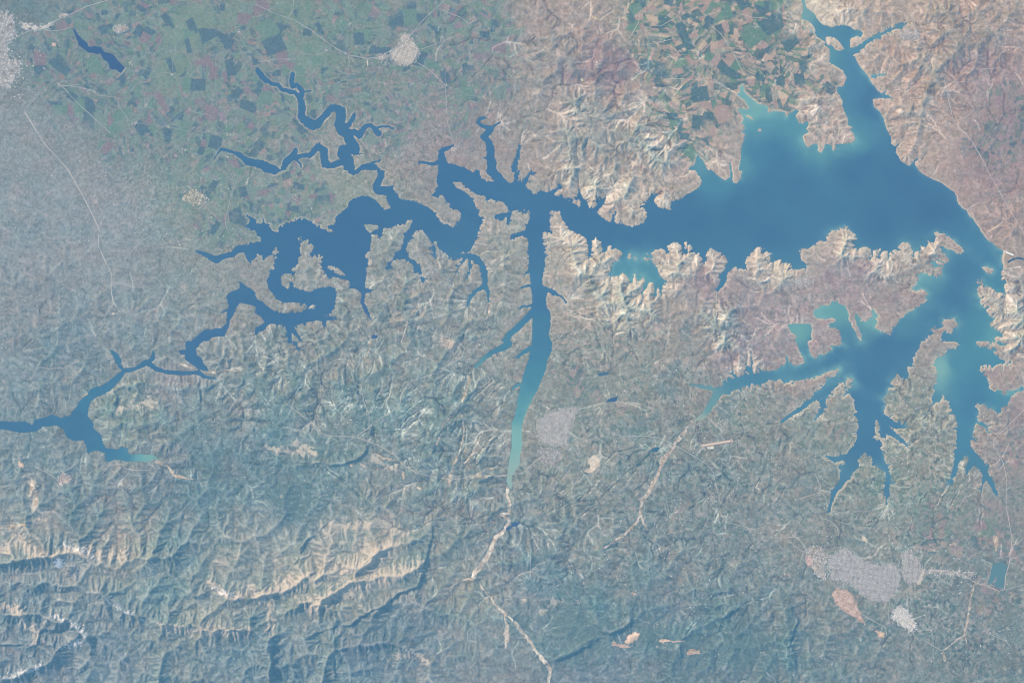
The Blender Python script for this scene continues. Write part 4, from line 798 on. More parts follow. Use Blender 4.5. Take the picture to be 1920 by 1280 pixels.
ROADS = [  # (name, width, colour, [sheet paths])
 ('canal', 1.15, (192, 190, 188), [np.concatenate([tl(0, 0, "185,840 260,960 310,1040 350,1100 430,1180 505,1270"), tl(0, 1, "515,0 600,150 680,300 745,440 738,560 790,680 835,770 835,900 850,980 875,1020")])]),
 ('road', .7, (160, 172, 178), [tl(0, 0, "120,650 300,700 180,830"), tl(0, 1, "790,610 880,600 940,600"), tl(0, 1, "1000,580 1060,530 1130,490 1150,465 1240,455 1385,410"), tl(0, 1, "1700,440 1690,380 1710,290 1730,200 1790,30")]),
 ('highway', 1.1, (176, 180, 180), [tl(0, 0, "-200,420 0,330 100,290 250,220 330,215 420,155 560,95 650,50 820,0 900,-60")]),
 ('road', .8, (170, 176, 178), [tl(0, 0, "290,225 400,235 470,225 530,205"), tl(0, 0, "430,640 560,650 700,680 770,720"), tl(0, 0, "470,650 540,730 600,790 700,880 830,1000"), tl(0, 0, "0,190 80,230 75,330 70,420")]),
 ('highway', .9, (170, 176, 180), [tl(1, 0, "0,35 120,95 280,150 420,230 520,310 610,370 700,415 830,440 920,430 1010,380 1090,340 1160,270 1250,155 1330,80 1400,20 1440,-40")]),
 ('road', .8, (174, 174, 178), [tl(1, 0, "1190,460 1280,510 1350,570 1420,640 1430,800 1435,910 1470,1040 1490,1090"), tl(1, 0, "1240,370 1330,340 1450,290 1530,260"), tl(1, 0, "1400,80 1530,130 1600,180 1660,150"), tl(1, 0, "240,130 280,80 280,0"), tl(1, 0, "690,420 700,470"), tl(1, 0, "20,465 150,445 300,445")]),
 ('road', .7, (196, 190, 180), [tl(2, 0, "880,290 950,170 960,80 1000,90"), tl(2, 0, "1480,180 1570,260 1640,370 1700,480 1740,560"), tl(2, 0, "1430,130 1540,90 1600,40"), tl(2, 0, "1700,100 1780,130 1920,140"), tl(2, 0, "1050,180 1100,200 1130,190 1250,120 1260,80"), tl(2, 0, "1150,590 1420,600 1530,620 1620,670 1690,710"), tl(2, 0, "930,340 1050,330 1220,290")]),
 ('highway', 1.0, (188, 184, 186), [np.concatenate([tl(3, 0, "1320,590 1340,700 1370,820 1390,910 1450,970 1530,1060 1580,1150 1630,1240"), tl(3, 1, "1650,10 1730,150 1820,310 1870,390 1920,470 1990,600")])]),
 ('road', .8, (184, 174, 172), [tl(3, 0, "1390,620 1470,615 1600,630 1720,590 1800,560"), tl(3, 0, "1790,250 1780,330 1730,430 1740,500 1690,520 1560,515"), tl(3, 0, "1090,790 1180,850 1240,850 1320,780"), tl(3, 0, "1160,340 1200,430 1280,510 1320,590"), tl(3, 0, "1400,910 1480,880 1570,810"), tl(3, 0, "1370,930 1340,1000"), tl(3, 0, "1095,130 1105,240 1150,330"), tl(3, 0, "1010,420 930,500 890,600 870,650")]),
 ('highway', 1.0, (182, 180, 178), [np.concatenate([tl(1, 2, "220,460 250,480 330,540 440,620 500,690 560,710 750,710 850,750 930,780 1040,850 1100,920 1200,980 1280,1005 1440,1030 1530,1030 1620,1005 1880,1000"), tl(2, 2, "80,985 150,920 240,850")])]),
 ('highway', 1.0, (186, 184, 180), [tl(1, 2, "760,705 830,660 890,600 1000,540 1080,480 1090,400 1120,340 1180,290 1380,230 1430,180 1510,140 1550,110 1565,50 1530,10 1450,-10")]),
 ('road', .8, (176, 176, 174), [tl(1, 2, "850,660 850,540 810,450 790,330 740,310 710,210 640,40"), tl(1, 2, "440,620 410,700"), tl(1, 2, "480,580 450,530 490,440 480,300"), tl(1, 2, "1500,1050 1520,1180 1500,1250"), tl(1, 1, "1110,1040 1120,1130 1240,1180 1400,1240")]),
 ('highway', .9, (176, 180, 182), [tl(2, 2, "440,710 560,740"), tl(2, 2, "740,690 850,710 1000,710 1100,720 1230,780 1400,880 1460,920 1510,980 1530,1080 1560,1200"), np.concatenate([tl(2, 2, "1440,900 1480,810")])]),
 ('highway', 1.0, (190, 180, 178), [np.concatenate([tl(3, 2, "1960,480 1920,510 1760,670 1690,740 1690,780 1760,900 1790,1020 1790,1270"), tl(3, 3, "1795,0 1830,200 1810,380 1780,480 1775,580 1730,590 1640,550 1560,530 1460,470 1330,440 1160,435")])]),
 ('road', .8, (180, 182, 180), [tl(3, 3, "1160,435 960,440 700,430 500,330 250,290 150,210"), tl(3, 3, "1780,580 1920,540 1980,530"), tl(3, 3, "1820,350 1920,315"), tl(3, 3, "390,40 460,60 520,110 530,180"), tl(3, 3, "650,690 700,760 800,820 880,860 890,920"), tl(3, 3, "910,670 900,800"), tl(3, 3, "0,190 130,190 270,180"), tl(3, 3, "1150,950 1310,1040 1470,920"), tl(3, 3, "1630,900 1780,960 1830,1020")]),
 ('road', .8, (188, 184, 178), [tl(3, 2, "350,990 395,1080 390,1130 430,1160 445,1240"), tl(3, 2, "390,1130 200,1190"), tl(2, 3, "1560,0 1600,70 1720,100 1800,130 1880,110"), tl(2, 3, "140,320 140,480"), tl(0, 2, "300,190 370,205 480,195 600,140"), tl(0, 2, "250,930 330,970 430,1030"), tl(0, 2, "770,990 830,925 920,920 940,950 1010,965 1120,965 1150,930"), tl(0, 2, "540,300 520,440 490,470 500,510")]),
]
for nm, w_, c_, ps in ROADS: structure(ribbon(nm, ps, w_, c_))

def patch(name, mask, colour, lift=0.010, mottle=10, bench=0.0, mat=None, parent=None, loc=(0, 0, 0), seed=0, hollow=0.0):
    """a skin of the ground over mask, following the relief"""
    q = grid_quads(mask)
    if len(q) == 0: return None
    u, q = compact(q)
    x, y = X.ravel()[u], Y.ravel()[u]
    n = fbm(x, y, 6, 3, 700 + seed); c = np.asarray(colour, f32) + (n * mottle)[:, None] * np.array([1, .97, .9], f32) + (fbm(x, y, 2.6, 2, 720 + seed) * mottle * .8)[:, None]
    if bench:
        s_ = window(x.min() - 6, y.min() - 6, x.max() + 6, y.max() + 6); dm_ = np.zeros(X.shape, f32); dm_[s_] = dist_to(~mask[s_], 30)
        c = c + (bench * np.sin((dm_.ravel()[u] + 1.6 * n) * 1.9))[:, None] - (np.exp(-dm_.ravel()[u] / 1.5) * 16)[:, None]
    co = np.stack([wx(x) - loc[0], wy(y) - loc[1], np.maximum(Z.ravel()[u], 0.0) + lift - loc[2]], -1)
    return mesh_arrays(name, co, q, albedo(np.clip(c, 60, 245)), mat or M_ground, True, parent)
def poly_mask(p, rough=1.5, seed=0):
    m = np.zeros(X.shape, np.uint8); fill_poly(m, (p - np.array([X0, Y0])) / CELL + .5)
    if rough:
        i = np.clip(((X + rough * fbm(X, Y, 5, 2, 800 + seed)) - X0) / CELL, 0, NX - 1).astype(np.int32)
        j = np.clip(((Y + rough * fbm(X, Y, 5, 2, 801 + seed)) - Y0) / CELL, 0, NY - 1).astype(np.int32)
        m = m[j, i]
    return m > 0
def window(x0, y0, x1, y1):
    return (slice(max(0, int((y0 - Y0) / CELL)), int((y1 - Y0) / CELL) + 2), slice(max(0, int((x0 - X0) / CELL)), int((x1 - X0) / CELL) + 2))
def bed_mask(p, w):
    """winding gravel bed: p rows of x, y, half-width"""
    m = np.zeros(X.shape, bool)
    s = window(p[:, 0].min() - 20, p[:, 1].min() - 20, p[:, 0].max() + 20, p[:, 1].max() + 20)
    x = X[s] + 2.0 * fbm(X[s], Y[s], 12, 3, 830); y = Y[s] + 2.0 * fbm(X[s], Y[s], 12, 3, 831)
    for a, b in zip(p[:-1], p[1:]):
        dx, dy = b[0] - a[0], b[1] - a[1]; L = max(dx * dx + dy * dy, 1e-6)
        t = np.clip(((x - a[0]) * dx + (y - a[1]) * dy) / L, 0, 1)
        d = np.hypot(x - a[0] - t * dx, y - a[1] - t * dy)
        m[s] |= d < (1.3 * (a[2] + (b[2] - a[2]) * t) + .5) * (1 + .35 * fbm(X[s], Y[s], 7, 2, 832))
    return m
def tb(c, r, s):
    v = pts3(s) / 4.0; v[:, :2] += np.array([c * 480.0, r * 320.0]); return v
BEDS = [
 ((190, 182, 177), [np.concatenate([tb(2, 2, "1370,590,6 1310,650,7 1260,720,9 1210,790,12 1130,890,14 1090,1000,11 1040,1100,11 980,1190,10 960,1285,8"), tb(2, 3, "970,20,8 930,80,7 850,160,6 780,210,6 700,260,5 610,268,4")]), tb(2, 3, "970,20,6 990,90,5 1010,130,4")]),
 ((198, 193, 187), [np.concatenate([tb(1, 2, "1885,1040,9 1890,1100,9 1880,1150,8 1900,1200,8 1905,1285,9"), tb(1, 3, "1840,20,8 1905,65,9 1870,130,10 1790,190,12 1760,290,12 1700,370,15 1650,450,17 1625,490,15")]), np.concatenate([tb(1, 3, "1680,540,5 1760,640,6 1820,720,8"), tb(2, 3, "-10,790,8 60,870,10 140,970,10 180,1040,12 250,1120,12 290,1180,10 270,1290,10")]), tb(1, 3, "1860,740,5 1880,850,12 1880,950,14 1870,1020,5"), tb(1, 3, "1620,490,6 1520,520,6 1460,560,4")]),
 ((182, 178, 172), [tb(1, 2, "1605,255,4 1600,280,9 1590,330,8 1570,400,7 1540,450,7 1510,510,7 1420,610,5"), tb(1, 2, "1410,620,4 1360,760,4 1290,870,3"), tb(1, 2, "1550,560,4 1560,700,5 1530,840,5 1480,920,8 1455,1020,11 1450,1080,12"), tb(1, 2, "1540,940,5 1640,830,6"), tb(1, 2, "1610,1010,7 1750,1012,8 1890,1000,7"), tb(1, 2, "1640,1000,4 1800,940,4 1860,880,3")]),
 ((184, 178, 172), [tb(1, 2, "860,0,5 850,60,5 830,110,5"), tb(1, 1, "1255,870,4 1235,960,5 1210,1020,4 1150,1100,4 1120,1200,3 1090,1285,3"), tb(1, 1, "1740,1000,3 1750,1060,4 1720,1150,3")]),
 ((178, 171, 165), [tb(3, 3, "1550,540,4 1520,640,5 1500,800,6 1470,920,7 1380,980,5 1310,1040,4"), tb(3, 3, "1470,920,4 1490,980,3"), tb(3, 3, "1310,1040,6 1325,1110,6")]),
 ((196, 190, 180), [tb(3, 2, "1340,1100,5 1300,1160,6 1270,1220,5"), tb(2, 1, "1535,910,5 1530,1000,5 1530,1080,4"), tb(2, 1, "735,840,8 730,920,8 735,1000,5"), tb(2, 1, "925,960,5 920,1060,5 915,1120,3"), tb(2, 1, "1530,1105,6 1650,1120,6 1700,1110,8 1790,1160,5")]),
 ((188, 181, 174), [tb(0, 2, "1180,905,10 1260,930,8 1300,990,9 1370,1020,7 1450,1030,5"), tb(0, 3, "0,120,8 130,95,8 250,80,7 330,30,7 400,-10,6"), tb(0, 2, "240,1060,14 265,1140,16 275,1210,12")]),
 ((196, 188, 176), [tb(0, 2, "1470,190,8 1510,205,6 1600,235,6 1670,215,4 1780,220,3"), tb(0, 2, "1330,160,6 1440,200,7"), tb(0, 2, "800,340,5 760,350,5 700,370,5 620,410,4"), tb(0, 2, "900,180,7 930,190,6")]),
]
M_gravel = material('river_gravel', 0.95, 0.05, fine=0.14, fine_scale=16.0)
for k, (c_, ls) in enumerate(BEDS):
    m = np.zeros(X.shape, bool)
    for p in ls: m |= bed_mask(p, 0)
    m &= fbm(X, Y, 6, 3, 840 + k) > (-.8 if k == 1 else -.45)
    o = patch('riverbed', m & ~WATER, c_, 0.012, 46, 0.0, M_gravel, seed=k)
    if o: structure(o)
# ------------------------------------------------------------------ towns and villages
ROOFS = np.array([(204, 202, 200), (192, 192, 194), (184, 184, 188), (222, 220, 217), (198, 188, 180), (174, 176, 182), (164, 168, 175), (200, 195, 187)], f32)
def boxes(name, x, y, w, l, h, ang, cols, parent=None, loc=(0, 0, 0), walls=0.85):
    """many block-shaped houses as one mesh, each standing on the ground"""
    n = len(x); ca, sa = np.cos(ang), np.sin(ang)
    z = ground(x, y); z = np.maximum(z, 0.0)
    co = np.zeros((n, 8, 3), f32)
    for k, (sx, sy) in enumerate(((-1, -1), (1, -1), (1, 1), (-1, 1))):
        dx, dy = sx * w * .5, sy * l * .5
        px, py = wx(x + dx * ca - dy * sa), wy(y + dx * sa + dy * ca)
        co[:, k] = np.stack([px, py, z - 0.02], -1); co[:, k + 4] = np.stack([px, py, z + h], -1)
    co -= np.array(loc, f32)
    f = np.array([(4, 7, 6, 5), (0, 4, 5, 1), (1, 5, 6, 2), (2, 6, 7, 3), (3, 7, 4, 0)], np.int32)
    q = (np.arange(n, dtype=np.int32)[:, None, None] * 8 + f[None]).reshape(-1, 4)
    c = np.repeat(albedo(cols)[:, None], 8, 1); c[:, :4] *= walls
    return mesh_arrays(name, co.reshape(-1, 3), q, c.reshape(-1, 3), M_roof, False, parent)
def roof_cols(n, warm=0.0, bright=0.0):
    k = rng.randint(0, len(ROOFS), n); c = ROOFS[k] + rng.randn(n, 1) * 9 + bright
    return np.clip(c + warm * np.array([10, 2, -8]), 90, 244)
ZG = {}
def town(name, cat, label, polys, ang, pitch, cover=0.8, gcol=(182, 184, 187), warm=0.0, bright=0.0, seed=0, rough=3.0, group=None, bh=(0.008, 0.03), bsize=(.55, 1.0), lift=0.008, edge=1.0):
    rs = np.random.RandomState(900 + seed)
    m = np.zeros(X.shape, bool)
    for p in polys: m |= poly_mask(p, rough * 1.6, seed)
    m &= ~WATER
    cx, cy = np.concatenate(polys).mean(0); loc = (float(wx(cx)), float(wy(cy)), float(ground(cx, cy)))
    t = thing(name, label, cat, loc, group)
    ins = blur(m.astype(f32), 3)
    keep = m & (ins + .25 * fbm(X, Y, 7, 3, 901 + seed) > .5)
    if keep.sum() < 30: keep = m
    patch('town_ground', keep, gcol, lift, 24, 0.0, M_paint, t, loc, seed)
    ins = blur(m.astype(f32), 3)
    allp = np.concatenate(polys); r = np.hypot(*(allp.max(0) - allp.min(0))) / 2 + 4; c0 = (allp.max(0) + allp.min(0)) / 2
    u, v = np.meshgrid(np.arange(-r, r, pitch), np.arange(-r, r, pitch)); u = u.ravel() + rs.randn(u.size) * pitch * .18; v = v.ravel() + rs.randn(v.size) * pitch * .18
    street = ((np.floor(u / pitch) % 6) == 0) | ((np.floor(v / pitch) % 7) == 0)
    bend = 0.25 * fbm(c0[0] + u, c0[1] + v, 40, 2, 950 + seed); a = ang + bend
    x = c0[0] + u * np.cos(ang) - v * np.sin(ang); y = c0[1] + u * np.sin(ang) + v * np.cos(ang)
    dens = sample(ins, x, y, X0, Y0, CELL); park = fbm(x, y, 7, 2, 960 + seed)
    ok = (rs.rand(len(x)) < cover * np.clip(dens * 1.5, 0, 1) ** edge) & (dens > .22) & (park < .62) & ~(street & (rs.rand(len(x)) < .75))
    x, y, a = x[ok], y[ok], a[ok]; n = len(x)
    w_, l_ = [pitch * (bsize[0] + (bsize[1] - bsize[0]) * rs.rand(n)) for _ in (0, 1)]
    h = bh[0] + (bh[1] - bh[0]) * rs.rand(n) ** 2
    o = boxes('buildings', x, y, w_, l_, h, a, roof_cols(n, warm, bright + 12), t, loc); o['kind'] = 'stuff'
    return t
def dab(x, y, rx, ry, rot=0, n=14, seed=0):
    """rough outline about a point"""
    a = np.linspace(0, 2 * math.pi, n, endpoint=False); rs = np.random.RandomState(seed)
    k = 1 + .28 * (rs.rand(n) - .5); u, v = rx * k * np.cos(a), ry * k * np.sin(a)
    return np.stack([x + u * math.cos(rot) - v * math.sin(rot), y + u * math.sin(rot) + v * math.cos(rot)], -1)

town('city', 'city', 'largest pale grey city with dense street grid beside the pink quarry', [tl(3, 3, "440,330 500,320 560,250 640,290 680,350 800,390 940,385 985,420 990,520 960,600 900,650 860,660 760,650 690,600 600,540 520,510 470,490 455,420")], .12, 1.45, .9, (158, 162, 168), seed=1, rough=3.5)
town('town_quarter', 'town', 'grey grid town quarter east of the dark ravine by the largest city', [tl(3, 3, "1010,310 1060,270 1100,330 1150,400 1165,440 1120,540 1060,530 1020,510 1010,420")], .1, 1.6, .8, (160, 162, 166), seed=2)
town('roadside_suburb', 'town', 'thin string of bright buildings along the road leaving the largest city', [tl(3, 3, "1160,420 1300,425 1420,440 1560,450 1560,480 1430,475 1290,460 1160,450")], .1, 1.8, .6, (165, 165, 164), bright=14, seed=3, rough=2)
town('town_quarter', 'town', 'scattered pale outskirts with a white depot west of the largest city', [tl(3, 3, "290,250 400,250 430,320 440,420 430,500 360,500 330,400 290,340")], .2, 1.9, .55, (160, 160, 160), bright=8, seed=4, rough=4)
town('city', 'city', 'pale grey compact city on the bank of the long straight turquoise inlet', [tl(2, 2, "260,520 330,525 420,490 480,490 470,540 450,600 440,650 420,690 425,740 370,780 310,770 260,750 190,770 180,690 200,620 200,580 240,550")], .55, 1.4, .9, (162, 165, 168), seed=5, rough=3)
town('town_quarter', 'town', 'straggling pale hamlets spread below the city by the straight inlet', [tl(2, 2, "180,790 340,790 360,860 330,960 250,940 190,860")], .4, 2.2, .3, (150, 155, 160), seed=6, rough=5)
town('town', 'town', 'compact cream town like an arrowhead among green fields', [tl(1, 0, "1085,255 1145,250 1165,300 1190,330 1225,385 1200,450 1150,490 1080,485 1010,440 995,395 1080,345")], .5, 1.45, .9, (176, 174, 172), warm=.5, bright=6, seed=7, rough=2)
town('town_quarter', 'town', 'ragged pale building rows trailing from the arrowhead shaped cream town', [tl(1, 0, "900,430 930,395 1000,410 980,430 960,450 1000,480 970,485 930,460")], .2, 1.7, .45, (170, 168, 168), bright=10, seed=8)
town('city', 'city', 'sprawling city edge of scattered white blocks cut by a highway', [tl(0, 0, "-300,60 40,80 110,110 120,260 60,330 70,420 170,460 150,560 60,650 -60,660 -300,640")], .3, 1.9, .5, (158, 162, 168), bright=10, seed=9, rough=6)
town('town', 'town', 'small round pale town alone among striped fields near the dark pond', [dab(226, 53, 13, 9, 0, 14, 3)], .2, 1.5, .75, (160, 158, 160), warm=.5, seed=10)
town('town', 'town', 'grey grid town at the tip of the green side valley', [tl(3, 0, "960,250 1095,205 1120,230 1130,290 1080,310 1010,280")], .3, 1.45, .85, (166, 162, 164), seed=11, rough=2)
town('town', 'town', 'loose ring of yellowish white houses among dark copses by round fields', [dab(361, 368, 22, 16, .2, 14, 4)], .3, 1.9, .42, (150, 156, 150), warm=.8, bright=12, seed=12, rough=5, lift=.006)
town('town', 'town', 'tan and white roadside town west of the curving highway bend', [tl(1, 2, "1395,-40 1500,0 1545,20 1480,60 1410,50 1360,10"), tl(1, 1, "1370,1220 1450,1250 1520,1285 1440,1290")], .4, 1.7, .6, (168, 164, 162), warm=.5, bright=8, seed=13)
town('town', 'town', 'pinkish white mountain town on wooded slopes below the western lake arm', [tl(0, 2, "430,1020 480,950 520,1000 550,1030 500,1070 440,1080")], .4, 1.6, .6, (172, 166, 168), bright=12, warm=.3, seed=14)
town('town', 'town', 'grey lattice of empty streets on the pale lake peninsula', [tl(3, 1, "180,800 330,790 360,820 310,850 260,880 230,900 200,850")], .1, 1.7, .5, (176, 172, 172), seed=15)
town('village', 'village', 'pale dotted village on the purple burnt upland', [tl(2, 0, "610,460 650,445 670,480 640,520 615,510")], .3, 1.5, .6, (176, 170, 172), bright=10, seed=16)
town('industrial_estate', 'industrial estate', 'brightest white factory estate with packed roofs southeast of the largest city', [tl(3, 3, "960,705 1010,715 1060,760 1090,800 1105,850 1090,890 1030,860 1000,850 920,780")], .75, 1.6, .9, (196, 194, 190), bright=26, seed=17, rough=1.5, bsize=(.6, 1.2))
town('industrial_estate', 'industrial estate', 'white works yard with two bare plots beside the highway at the sprawling city', [tl(0, 0, "95,125 140,165 250,186 295,192 340,182 410,155 418,178 340,220 260,226 180,216 150,180")], .5, 1.8, .7, (196, 192, 186), bright=26, seed=18, rough=1.5)
town('industrial_estate', 'industrial estate', 'row of pink white sheds on the highway before the pond', [tl(0, 0, "430,105 520,95 510,115 450,130")], .3, 1.8, .7, (184, 176, 176), bright=14, seed=19, rough=1.5)

VILLAGES = [  # x, y, radius, houses, label
 (178, 378, 11, 70, 'hazy village hugging the pale canal at its first long straight'),
 (90, 362, 7, 40, 'small dim village on the grey plain well away from the canal'),
 (87, 403, 8, 46, 'dim village beside a thin winding dark stream on the grey plain'),
 (27, 393, 6, 28, 'tiny sandy hamlet near a bare yard at the edge of the hazy plain'),
 (65, 606, 12, 60, 'loose white village north of a blue gorge on the hazy plain'),
 (106, 607, 6, 22, 'hamlet across the blue gorge from the loose white village'),
 (352, 448, 9, 46, 'pinkish village at the road fork near the dark western creek'),
 (321, 453, 7, 30, 'village beside the pinkish one near the dark western creek'),
 (255, 465, 7, 34, 'village with white depots where a dark gully meets the road'),
 (316, 394, 7, 30, 'faint village south of the loose ring of yellowish houses'),
 (145, 508, 7, 30, 'faint grey hamlet west of the canal on the bare plain'),
 (107, 526, 6, 24, 'fainter grey hamlet below the bare plain track'),
 (215, 506, 5, 18, 'small settlement right at a bend of the canal'),
 (112, 160, 5, 20, 'hamlet at the meeting of two pale tracks below the pond'),
 (178, 171, 6, 26, 'cream hamlet at the end of the pale double track'),
 (245, 117, 6, 26, 'hamlet just beyond the pond wall'),
 (252, 232, 7, 30, 'hamlet at the north end of a mauve fallow field'),
 (272, 197, 5, 22, 'bright hamlet between two dark green fields'),
 (315, 238, 7, 30, 'village among dark hedged plots near a curving stream'),
 (426, 252, 5, 20, 'white ringed hamlet between two pink fields by the river head'),
 (356, 206, 6, 22, 'cream hamlet above the bent green stream'),
 (448, 60, 6, 24, 'dim hamlet east of dark squarish woods'),
 (325, 140, 5, 18, 'tiny hamlet by a path on the wide pale meadow'),
 (332, 50, 4, 14, 'white farmstead alone on the wide pale meadow'),
 (655, 46, 5, 20, 'hamlet on the track above the mauve fallow corner'),
 (612, 95, 5, 22, 'pale hamlet on the diagonal road west of the arrowhead town'),
 (648, 100, 4, 16, 'roadside hamlet halfway to the arrowhead town'),
 (504, 116, 5, 20, 'hamlet by the road near the river head'),
 (772, 157, 6, 30, 'star shaped hamlet south of the arrowhead town'),
 (828, 71, 5, 20, 'hamlet at the road fork east of the arrowhead town'),
 (722, 158, 4, 16, 'cream hamlet below the bare mauve slope'),
 (850, 280, 10, 50, 'lakeshore village at the head of the narrow blue bay'),
 (745, 210, 5, 18, 'hamlet above the looping river bend'),
 (836, 160, 4, 16, 'hamlet where the southbound road straightens'),
 (908, 184, 5, 18, 'hamlet on the reddish plain above the small looping creek'),
 (1245, 215, 6, 26, 'pale hamlet amid eroded cream ridges'),
 (1310, 140, 6, 26, 'hamlet at the middle of the dark green and cream fields'),
 (1362, 77, 6, 30, 'string of white farms along the diagonal road through green fields'),
 (1418, 50, 7, 34, 'cream village on the bare rise between green fields'),
 (1214, 84, 6, 26, 'hamlet at the joining of pale valley tracks'),
 (1318, 148, 5, 18, 'hamlet just below the hub of the green fields'),
 (1610, 195, 10, 56, 'shoreline village at the mouth of the thin eastern creek'),
 (1771, 172, 8, 26, 'white sheds by the highway junction on the red plain'),
 (1850, 142, 8, 26, 'bright village on the mauve upland east of the highway'),
 (1778, 233, 8, 36, 'village at the crossroads where five tracks meet'),
 (1830, 345, 14, 90, 'large pale village on the plain above the eastern shore'),
 (1882, 57, 6, 22, 'tan hamlet by the zigzag road on the red upland'),
 (1790, 320, 6, 20, 'small hamlet beside a dark grove near the eastern shore'),
 (740, 590, 9, 40, 'cream hilltop village south of the middle lake'),
 (692, 490, 10, 40, 'string of white farms on the east bank of the middle lake'),
 (700, 522, 8, 24, 'white farm clusters below the middle lake east bank string'),
 (585, 662, 5, 16, 'white hamlet above the middle gullies'),
 (650, 680, 7, 24, 'hamlet by the pale road among hatched hills'),
 (770, 680, 8, 34, 'white walled hamlet on the hatched hills west of the tan town'),
 (860, 672, 7, 34, 'village at the road bend by the creek tip'),
 (827, 697, 3, 10, 'single bright farmstead on the curving highway'),
 (780, 880, 6, 24, 'hamlet on the highway near the pale quarry scars'),
 (846, 898, 6, 26, 'village where the highway crosses the gravel fan'),
 (1120, 822, 8, 34, 'white cluster on the ridge road east of the straight inlet city'),
 (1100, 826, 6, 20, 'small depot cluster by the road out of the straight inlet city'),
 (1180, 818, 7, 26, 'pale hamlet along the two parallel roads'),
 (1255, 806, 8, 34, 'village on cream slopes over the wide gravel river'),
 (1335, 932, 10, 44, 'village strung along the road south of the airfield'),
 (1290, 700, 6, 20, 'hamlet at the end of the quiet western creek'),
 (1535, 925, 7, 34, 'village at the fork above the forked inlet'),
 (1655, 945, 5, 18, 'cream hamlet between the forked inlets'),
 (1720, 900, 6, 22, 'hamlet on stripes of cream hills between the two long inlets'),
 (1490, 1000, 8, 34, 'cream village under the eroded ridge'),
 (1410, 992, 9, 40, 'bright cream village by the winding road west of the eroded ridge'),
 (1568, 962, 6, 20, 'hamlet on the winding road north of the largest city'),
 (1793, 1048, 6, 26, 'white yards among strip fields above the string suburb'),
 (1787, 1006, 5, 18, 'square white farmyard by a pink fallow plot'),
 (1742, 1134, 5, 16, 'white barns alone on the green plain'),
 (1780, 1180, 6, 26, 'faint hamlet on radiating tracks'),
 (1890, 1178, 6, 22, 'faint hamlet on the plain near the field edge'),
 (1745, 1238, 6, 22, 'cream hamlet where the gravel stream ends'),
 (1540, 1228, 7, 30, 'cream hamlet in the wooded southern hills'),
 (1430, 1222, 6, 20, 'pinkish hamlet beside a hill quarry'),
 (1232, 1210, 4, 12, 'tiny white hamlet under the quarried hill'),
 (983, 1124, 4, 16, 'bright sandy hamlet on a bare knoll by the river'),
 (1045, 1084, 4, 14, 'sandy farm at the end of a short white track'),
 (1085, 1128, 6, 20, 'string of white farms along a wooded crest'),
 (800, 1062, 6, 24, 'hamlet in the dark valley east of the pale crests'),
 (935, 1140, 9, 36, 'terraced village on the fan by the river narrows'),
 (530, 930, 6, 20, 'hamlet in a clearing of the dark woods'),
 (124, 710, 8, 40, 'white village scattered north of the western river arm'),
 (90, 726, 4, 16, 'white yards west of the scattered river arm village'),
 (183, 708, 5, 20, 'hamlet on the hill above the western river arm'),
 (205, 668, 9, 40, 'tan village on the slope by the short western creek'),
 (38, 868, 7, 26, 'cream hamlet near mountain quarries'),
 (285, 872, 5, 18, 'white hamlet at the milky tip of the western arm'),
 (225, 878, 5, 18, 'hamlet on the looping road below the western arm'),
 (345, 538, 8, 30, 'hamlet on folded hills above the dark ravine pools'),
 (320, 552, 7, 22, 'hamlet on the hill track west of the folded hills'),
 (1095, 681, 4, 14, 'single white farm among mosaic plots'),
 (1460, 960, 5, 18, 'hamlet by the path below cream gullies'),
]
def village(x, y, r, n, label, k):
    rs = np.random.RandomState(3000 + k)
    n = int(n * .75)
    a = rs.rand() * math.pi; px = x + rs.randn(n * 3) * r * .5; py = y + rs.randn(n * 3) * r * .36
    c, s = math.cos(a), math.sin(a); px, py = x + (px - x) * c - (py - y) * s, y + (px - x) * s + (py - y) * c
    ok = sample(WATER.astype(f32), px, py, X0, Y0, CELL) < .05
    px, py = px[ok][:n], py[ok][:n]; n = len(px)
    if n == 0: return
    z = float(ground(x, y)); loc = (float(wx(x)), float(wy(y)), z)
    far = np.clip(1 - px / 700.0, 0, 1)
    cols = roof_cols(n, .5, 2) - (far * 16)[:, None]; big = rs.rand(n) > .93; cols[big] = np.clip(cols[big] + 36, 0, 246)
    w_ = .7 + .6 * rs.rand(n); l_ = .7 + .7 * rs.rand(n); w_[big] *= 1.7
    t = thing('village', label, 'village', loc, 'villages scattered over the plains and hills')
    yard = (np.hypot((X - x) * c + (Y - y) * s, ((Y - y) * c - (X - x) * s) * 1.35) < r * (.62 + .35 * fbm(X, Y, 5, 2, 77))) & ~WATER
    i, j = int((x - X0) / CELL), int((y - Y0) / CELL); base = C[j - 3:j + 4, i - 3:i + 4].reshape(-1, 3).mean(0)
    patch('yard', yard, base + np.array([20, 13, 8]), .006, 14, 0.0, M_paint, t, loc, k)
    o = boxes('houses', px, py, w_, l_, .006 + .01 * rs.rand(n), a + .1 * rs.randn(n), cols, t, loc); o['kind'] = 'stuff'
for k, v in enumerate(VILLAGES): village(*v, k)

